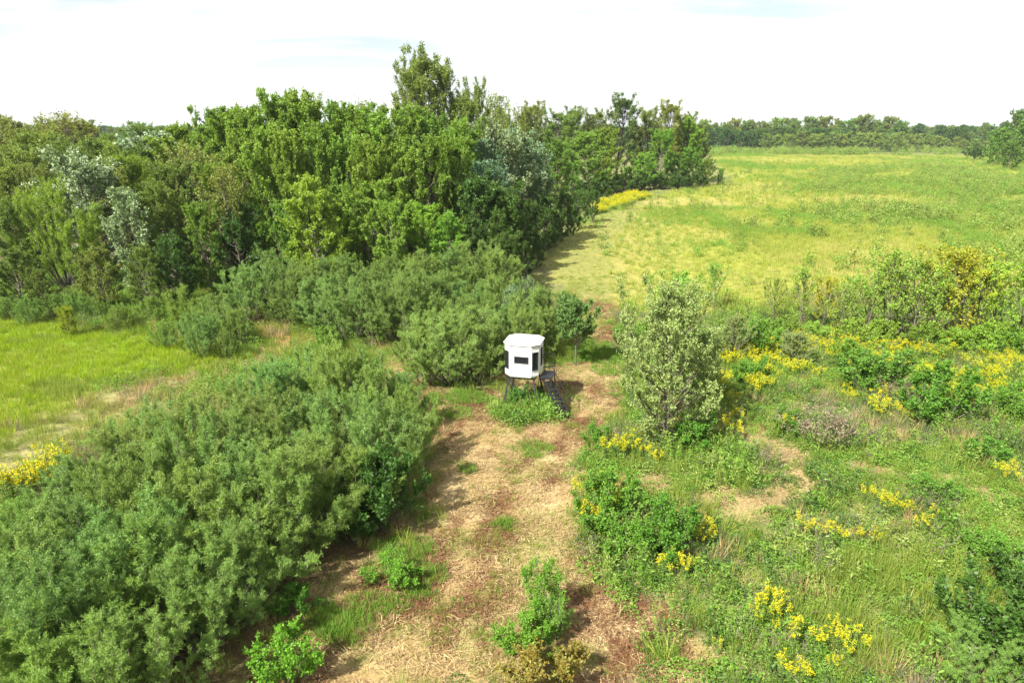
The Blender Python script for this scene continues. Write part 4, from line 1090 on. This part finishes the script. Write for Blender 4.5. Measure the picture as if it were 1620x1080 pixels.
# ---- the wood's right-hand arm reaching into the field
row('tall', 'cottonwood_tree', 'tall olive cottonwood, {o} from the left on the field-side arm of wood', 'tree', 'tall cottonwoods on the arm of wood',
    [(792, 180, 150, 1.2), (828, 176, 165, 1.1), (850, 168, 172, 1.2, (1.05, 1.05, .9)), (885, 180, 168, 1.4, (.85, 1, .9)), (915, 176, 182, 1.4, (.9, .95, .9)), (945, 180, 185, 1.3), (980, 157, 188, 1.2, (.75, .8, .85)), (1022, 176, 195, 1.4), (1058, 166, 190, 1.25, (1.25, 1.05, .9)), (1092, 184, 200, 1.3), (1110, 198, 205, 1.3)])
row('cotton', 'leafy_tree', 'bright leafy tree, {o} from the left fronting the field-side arm of wood', 'tree', 'leafy trees at the front of the arm of wood',
    [(880, 232, 130, 1.2, (.8, .9, .9)), (905, 240, 140, 1.3, (.8, .9, .9)), (935, 235, 160, 1.4), (962, 212, 172, 1.3, (1.15, 1.1, 1)), (990, 245, 165, 1.5, (.9, 1, .9)), (1020, 228, 172, 1.5, (1, 1.1, .9)), (1048, 222, 178, 1.5, (.85, 1, .85)), (1075, 232, 182, 1.5, (1.0, 1.05, .9)), (1098, 236, 184, 1.5, (1, 1.1, .9)), (1122, 236, 186, 1.4, (1.1, 1.1, .95)), (1142, 246, 187, 1.3, (.9, 1, .85)), (1085, 215, 192, 1.3, (1.2, 1.2, .9))])
row('darkbush', 'hedge_shrub', 'low dark shrub, {o} from the left in the hedge below that arm of wood', 'shrub', 'low shrubs at the foot of the arm of wood',
    [(935, 282, 148, 1.5), (955, 278, 158, 1.5), (975, 275, 168, 1.6), (995, 274, 172, 1.6), (1015, 274, 174, 1.6), (1035, 275, 175, 1.6), (1055, 277, 176, 1.6), (1075, 276, 178, 1.4), (1098, 272, 180, 1.4)])

# ---- far wood across the field
g = np.random.default_rng(131)
row('far', 'pale_tree', 'pale young tree, {o} from the left fronting the far wood', 'tree', 'pale young trees before the far wood',
    [(u + 8 * g.random(), 210 + 5 * g.random() + max(0, (u - 1400) * 0.06), 470 + 20 * g.random(), 1.15 + .4 * g.random(), (1.15 + .2 * g.random(), 1.25, 1.3)) for u in range(1208, 1555, 15)])
row('fardark', 'dark_wood_tree', 'dark green tree, {o} from the left in the far wood', 'tree', 'dark trees of the far wood',
    [(u + 8 * g.random(), 202 + 6 * g.random(), 500 + 20 * g.random(), 1.15, (1.1, 1.1, 1)) for u in range(1105, 1345, 13)])
row('far', 'skyline_wood_tree', 'olive tree, {o} from the left along the skyline of the far wood', 'tree', 'skyline trees of the far wood',
    [(u + 10 * g.random(), 184 + 12 * g.random() + abs(u - 1300) * 0.014, 540 + 30 * g.random(), 1.2, (0.8 + .25 * g.random(), 1, .95)) for u in range(1112, 1420, 16)])
row('fardark', 'dark_wood_tree', 'dark round tree, {o} from the left at the right end of the far wood', 'tree', 'dark trees at the right end of the far wood',
    [(1395, 206, 520), (1425, 200, 540, 1.2), (1455, 197, 600), (1490, 200, 560), (1510, 203, 520, 1.3), (1530, 212, 500), (1560, 196, 640), (1590, 195, 600)])
row('fardark', 'round_tree', 'round green tree, {o} from the left closing the right edge of the field', 'tree', 'trees closing the field at the right edge',
    [(1585, 205, 290, .9, (1.5, 1.5, 1.1)), (1612, 178, 330, 1.0, (1.2, 1.15, 1)), (1650, 182, 300, 1, (1.3, 1.3, 1)), (1605, 225, 262, 1, (1.3, 1.3, 1))])
place('darkbush', 'field_bush', 'lone dark bush standing before the right end of the far wood', 'bush', None, *by_top(1548, 228, 350), 1.5)
# the mass of the wood beyond, which nobody could count
g = np.random.default_rng(141)
n = 2600
Y = g.uniform(560, 1500, n); X = g.uniform(-1.0, 1.0, n) * Y
k = (X > -0.05 * Y) | (Y > 700)
X, Y = X[k], Y[k]
scatter('far_forest', 'dark forest canopy massed beyond the far side of the field', [p.crown for p in PR['far']] + [p.crown for p in PR['fardark']], X, Y, g.uniform(0.7, 1.15, len(X)), seed=142, tilt=0.02)

g = np.random.default_rng(151)
n = 1500
Y = g.uniform(405, 478, n); X = g.uniform(0.16, 0.80, n) * Y
k = fbm(X * 0.03, Y * 0.02, 152) + g.normal(0, .05, n) > 0.50
scatter('far_scrub', 'low brush fringing the far edge of the field below the far wood', sp, X[k], Y[k], g.uniform(1.2, 3.4, k.sum()), seed=153)

# ---- saplings and shrubs right of the path
SG = 'young saplings between the path and the field'
row('sapling', 'cottonwood_sapling', 'slender green sapling, {o} from the left between weeds and field', 'sapling', SG,
    [(1130, 418, 492, 1.0, (1, 1.1, 1.1)), (1222, 442, 512, 1.0, (1.3, 1.2, 1.2)), (1268, 425, 518, 1.0, (1.35, 1.25, 1.2)), (1325, 452, 535, 1.0, (1.45, 1.3, 1.6)), (1370, 428, 535, 1.1, (1.2, 1.2, 1.2)), (1402, 405, 540, 1.15, (1.2, 1.2, 1.2)), (1440, 418, 545, 1.1, (1.25, 1.2, 1.1)), (1470, 438, 548, 1, (1.4, 1.2, 1)), (1535, 432, 552, 1.1, (1.45, 1.25, .9)), (1565, 420, 556, 1.2, (1.35, 1.2, .9)), (1600, 430, 560, 1.2, (1.2, 1.2, .9)), (1640, 420, 565, 1.2, (1.2, 1.2, 1)), (1345, 440, 528, 1, (1.35, 1.2, 1.2)), (1420, 430, 530, 1, (1.3, 1.2, 1.2)), (1180, 470, 520, 1, (1.3, 1.2, 1.2))], 'base')
row('bush', 'light_bush', 'light green bush, {o} from the left at the feet of the saplings', 'bush', 'light green bushes at the feet of the saplings',
    [(1200, 492, 525, 1.1, (1.4, 1.25, 1.3)), (1240, 498, 530, 1.2, (1.5, 1.3, 1.5)), (1290, 505, 535, 1.2, (1.4, 1.25, 1.3)), (1355, 500, 542, 1.1, (1.4, 1.2, 1.2)), (1390, 505, 545, 1.2, (1.5, 1.3, 1.3)), (1455, 508, 550, 1.1, (1.5, 1.25, 1.1)), (1520, 512, 556, 1.2, (1.5, 1.25, 1)), (1555, 510, 560, 1.2, (1.4, 1.25, 1)), (1595, 515, 566, 1.2, (1.3, 1.2, 1))], 'base')
row('ysapling', 'yellow_sapling', 'yellowing sapling, {o} from the left between weeds and field', 'sapling', SG,
    [(1300, 440, 522, .8), (1490, 402, 548, 1.15), (1515, 410, 545, 1)], 'base')
place('paleshrub', 'pale_tree', 'large conical pale-leaved tree rising from the weeds right of the blind', 'tree', None, *by_base(1050, 702, 466), 0.84, (1.2, 1.25, 1.0), 0)
place('paleshrub', 'pale_tree', 'narrower pale-leaved tree at the right shoulder of the large conical one', 'tree', None, *by_base(1092, 655, 520), 0.95, (.95, 1.1, .8), 1)
place('sapling', 'broadleaf_sapling', 'bright broad-leaved sapling poking up behind the large conical pale tree', 'sapling', None, *by_base(1058, 590, 440), 1.1, (1, 1.15, 1))
place('sapling', 'thin_sapling', 'thin pale sapling left of the large conical pale tree', 'sapling', None, *by_base(992, 560, 478), .8, (1.2, 1.15, 1.3))
for lab, u, vb, vt, wf, k, tint in (
    ('pale whitish-green shrub right of the large conical pale tree', 1160, 568, 500, 1.0, 'paleshrub', (1.15, 1.15, 1)),
    ('pale whitish-green shrub in the middle of the goldenrod stand', 1255, 575, 524, 1.5, 'paleshrub', (1.15, 1.15, 1)),
    ('dark green bush with goldenrod round it, below the tallest saplings', 1390, 618, 545, 1.3, 'bush', (.8, .9, .9)),
    ('tall dark green bush at the right, between goldenrod and the grey weeds', 1478, 665, 575, 1.1, 'bush', (.8, .95, .9)),
    ('small dark green bush capped with goldenrod, right of the pale tree', 1247, 685, 645, 1.2, 'bush', (.75, .9, .8)),
    ('grey twiggy half-dead bush beside the small dark bush with goldenrod', 1300, 705, 645, 1.4, 'twiggy', (1.5, 1.2, 1.3)),
    ('grey twiggy half-dead bush below the row of saplings', 1420, 640, 600, 1.2, 'twiggy', (1.4, 1.2, 1.3)),
    ('dark low bush under the large conical pale tree, on its right', 1100, 705, 650, 1.2, 'bush', (.75, .95, .8)),
    ('leafy bush beside the dirt path below the pale tree, tipped with goldenrod', 960, 835, 748, 1.05, 'bush', (.9, 1, .9)),
    ('dark leafy bush right of the lower dirt path, left of the bare patch', 1060, 885, 800, 1.0, 'bush', (.75, .9, .8)),
    ('low leafy bush at the edge of the lower dirt path', 990, 880, 825, 1.3, 'bush', (.85, 1, .85)),
    ('tall weedy bush standing alone in the bottom of the dirt path', 862, 985, 880, .85, 'weedplant', (1, 1.15, .9)),
    ('grey-green weed right in front of the tall weedy bush on the path', 872, 1015, 940, .9, 'weedplant', (1.1, 1.05, 1.4)),
    ('leafy weed low at the left foot of the tall weedy bush on the path', 838, 1040, 975, 1.2, 'bush', (1, 1.1, .9)),
    ('rusty orange-green bush at the bottom edge of the dirt path', 862, 1095, 1020, 1.1, 'rustbush', (1, 1, 1)),
    ('bright green bush at the bottom edge, left of the dirt path', 455, 1090, 1005, 1.0, 'bush', (1, 1.2, .8)),
    ('low green weed bush hugging the shade below the glossy dark shrub', 618, 925, 882, 1.5, 'bush', (.95, 1.1, .85)),
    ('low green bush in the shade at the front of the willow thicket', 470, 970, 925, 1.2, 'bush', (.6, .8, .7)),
    ('dark shrub mass in the bottom right corner', 1590, 1075, 925, 1.1, 'darkbush', (1.1, 1.1, 1)),
    ('dark shrub above the bottom right corner, cut off by the right edge', 1610, 980, 880, 1.2, 'darkbush', (1.1, 1.1, 1)),
    ('feathery grey-green shrub left of the dark corner shrub at the bottom right', 1535, 1090, 985, 1.0, 'willow', (1, 1.1, .95)),
    ('green bush on the right edge, below the distant tan path', 1570, 905, 850, 1.4, 'bush', (.8, .95, .8)),
    ('dark green bush right of the line of goldenrod by the tan path', 1480, 800, 755, 1.3, 'bush', (.8, .95, .9)),
    ('low green bush at the right, above the tan path', 1560, 735, 695, 1.6, 'bush', (.8, .95, .95)),
    ('small green bush at the left edge of the weeds by the blind', 945, 705, 672, 1.3, 'bush', (.85, 1, .9)),
    ('bluish green vine tangle climbing the front left leg of the blind', 822, 645, 606, .9, 'bush', (.65, .85, 1.0)),
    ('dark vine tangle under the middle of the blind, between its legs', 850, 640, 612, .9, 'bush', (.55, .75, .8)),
    ('green bush behind the blind, by the small tree', 985, 545, 510, 1.2, 'bush', (.9, 1, .9)),
    ('green bush right of the shade of the large conical pale tree', 1185, 605, 560, 1.3, 'bush', (.85, 1, .85)),
    ('round green bush just below the row of slender saplings', 1340, 575, 535, 1.3, 'bush', (.95, 1, .85)),
    ('green bush at the right edge among the goldenrod', 1590, 660, 605, 1.3, 'bush', (.9, 1, .85)),
    ('green sapling-like bush left of the pale whitish shrub in the goldenrod', 1205, 560, 500, 1.1, 'bush', (.95, 1.05, .9))):
    x, y, h = by_base(u, vb, vt)
    place(k, {'willow': 'feathery_shrub', 'paleshrub': 'pale_shrub', 'twiggy': 'twiggy_bush', 'rustbush': 'rusty_bush', 'weedplant': 'weed_plant', 'darkbush': 'dark_shrub'}.get(k, 'green_bush'), lab, 'shrub' if k in ('paleshrub', 'willow', 'darkbush') else 'bush', None, x, y, h, wf, tint)

# ---- goldenrod clumps one can count
GJ = np.random.default_rng(211)
def gold(items, fmt, group):
    items = sorted(items)
    for i, (u, v, h) in enumerate(items):
        h *= GJ.uniform(0.78, 1.18)
        ry = ray(u, v); t = (h - CAM_H) / ry[2]
        place('goldenrod', 'goldenrod_clump', fmt.format(o=ORD[i] if i < 16 else str(i + 1)), 'wildflower', group, float(ry[0] * t) + GJ.normal(0, .12), float(ry[1] * t) + GJ.normal(0, .22), h, GJ.uniform(.75, 1.2))
gold([(1212, 925, 1.1), (1240, 938, 1.1), (1222, 962, .9), (1232, 985, .8)], 'yellow goldenrod clump, {o} from the left in the bottom cluster nearest the path', 'goldenrod clumps nearest the path')
gold([(1282, 1000, .9), (1312, 975, 1.0), (1326, 992, .9), (1350, 1000, .8)], 'yellow goldenrod clump, {o} from the left in the lowest right cluster among vines', 'goldenrod clumps in the lowest right cluster')
gold([(1278, 815, 1.0), (1300, 825, .9), (1318, 828, 1.0), (1340, 832, 1.0), (1362, 838, .9), (1395, 838, .8)], 'yellow goldenrod clump, {o} from the left in the middle cluster on the right', 'goldenrod clumps in the middle cluster')
gold([(1370, 766, .9), (1390, 768, .9), (1410, 775, .9), (1425, 785, .9), (1440, 797, .9), (1458, 810, .8), (1488, 808, .8)], 'yellow goldenrod clump, {o} from the left in the slanting line below the tan path', 'goldenrod clumps in the slanting line')
gold([(1582, 730, 1.1), (1600, 738, 1.0), (1614, 722, 1.0)], 'yellow goldenrod clump, {o} from the left at the right edge above the tan path', 'goldenrod clumps at the right edge')
gold([(928, 758, 1.2), (950, 752, 1.6), (972, 748, 1.7), (962, 772, 1.4), (930, 798, 1.2), (985, 770, 1.4)], 'yellow goldenrod clump, {o} from the left on the leafy path-side bush', 'goldenrod clumps around the leafy path bush')
gold([(1056, 862, 1.0), (1078, 870, .9), (1092, 884, .8), (1112, 838, 1.0), (1105, 815, 1.0)], 'yellow goldenrod clump, {o} from the left at the dark path-side bush', 'goldenrod clumps beside the dark path bush')
gold([(1140, 1005, .8), (1258, 1042, .9), (1325, 1048, .6)], 'yellow goldenrod clump, {o} from the left of three lone bottom ones', 'lone goldenrod clumps near the bottom edge')
gold([(5, 752, 1.6), (18, 745, 1.6), (30, 738, 1.6), (42, 730, 1.7), (52, 724, 1.7), (62, 716, 1.8), (72, 712, 1.8), (84, 708, 1.7), (95, 706, 1.5)], 'yellow goldenrod clump, {o} from the left beside the mown trail', 'goldenrod clumps beside the left mown trail')
gold([(962, 690, 1.2), (985, 695, 1.2), (1010, 700, 1.1), (1035, 705, 1.1), (1000, 685, 1.2)], 'yellow goldenrod clump, {o} from the left at the foot of the conical pale tree', 'goldenrod clumps at the foot of the pale tree')
gold([(1112, 580, 1.3), (1145, 590, 1.3), (1165, 612, 1.2), (1190, 588, 1.3), (1175, 640, 1.2), (1155, 655, 1.2), (1250, 648, 1.3), (1210, 585, 1.3)], 'yellow goldenrod clump, {o} from the left just right of the conical pale tree', 'goldenrod clumps right of the pale tree')
gold([(1395, 622, 1.3), (1415, 626, 1.2), (1430, 632, 1.2), (1305, 532, 1.2), (1330, 545, 1.2), (1300, 578, 1.1), (1350, 548, 1.2)], 'yellow goldenrod clump, {o} from the left around the dark bushes below the saplings', 'goldenrod clumps below the saplings')

# ================================================================== HAZE
hm, hn, hl = new_mat('haze_air')
ho = hn.new('ShaderNodeOutputMaterial'); pv = hn.new('ShaderNodeVolumePrincipled')
pv.inputs['Color'].default_value = (0.86, 0.93, 1.0, 1)
pv.inputs['Density'].default_value = 0.00010
pv.inputs['Anisotropy'].default_value = 0.2
hl.new(pv.outputs[0], ho.inputs['Volume'])
haze = obj('haze', *box3(-10000, 10000, -10000, 10000, -22, 70), hm, None)
tag(haze, 'thin pale summer haze in the air over the whole place', kind='stuff')
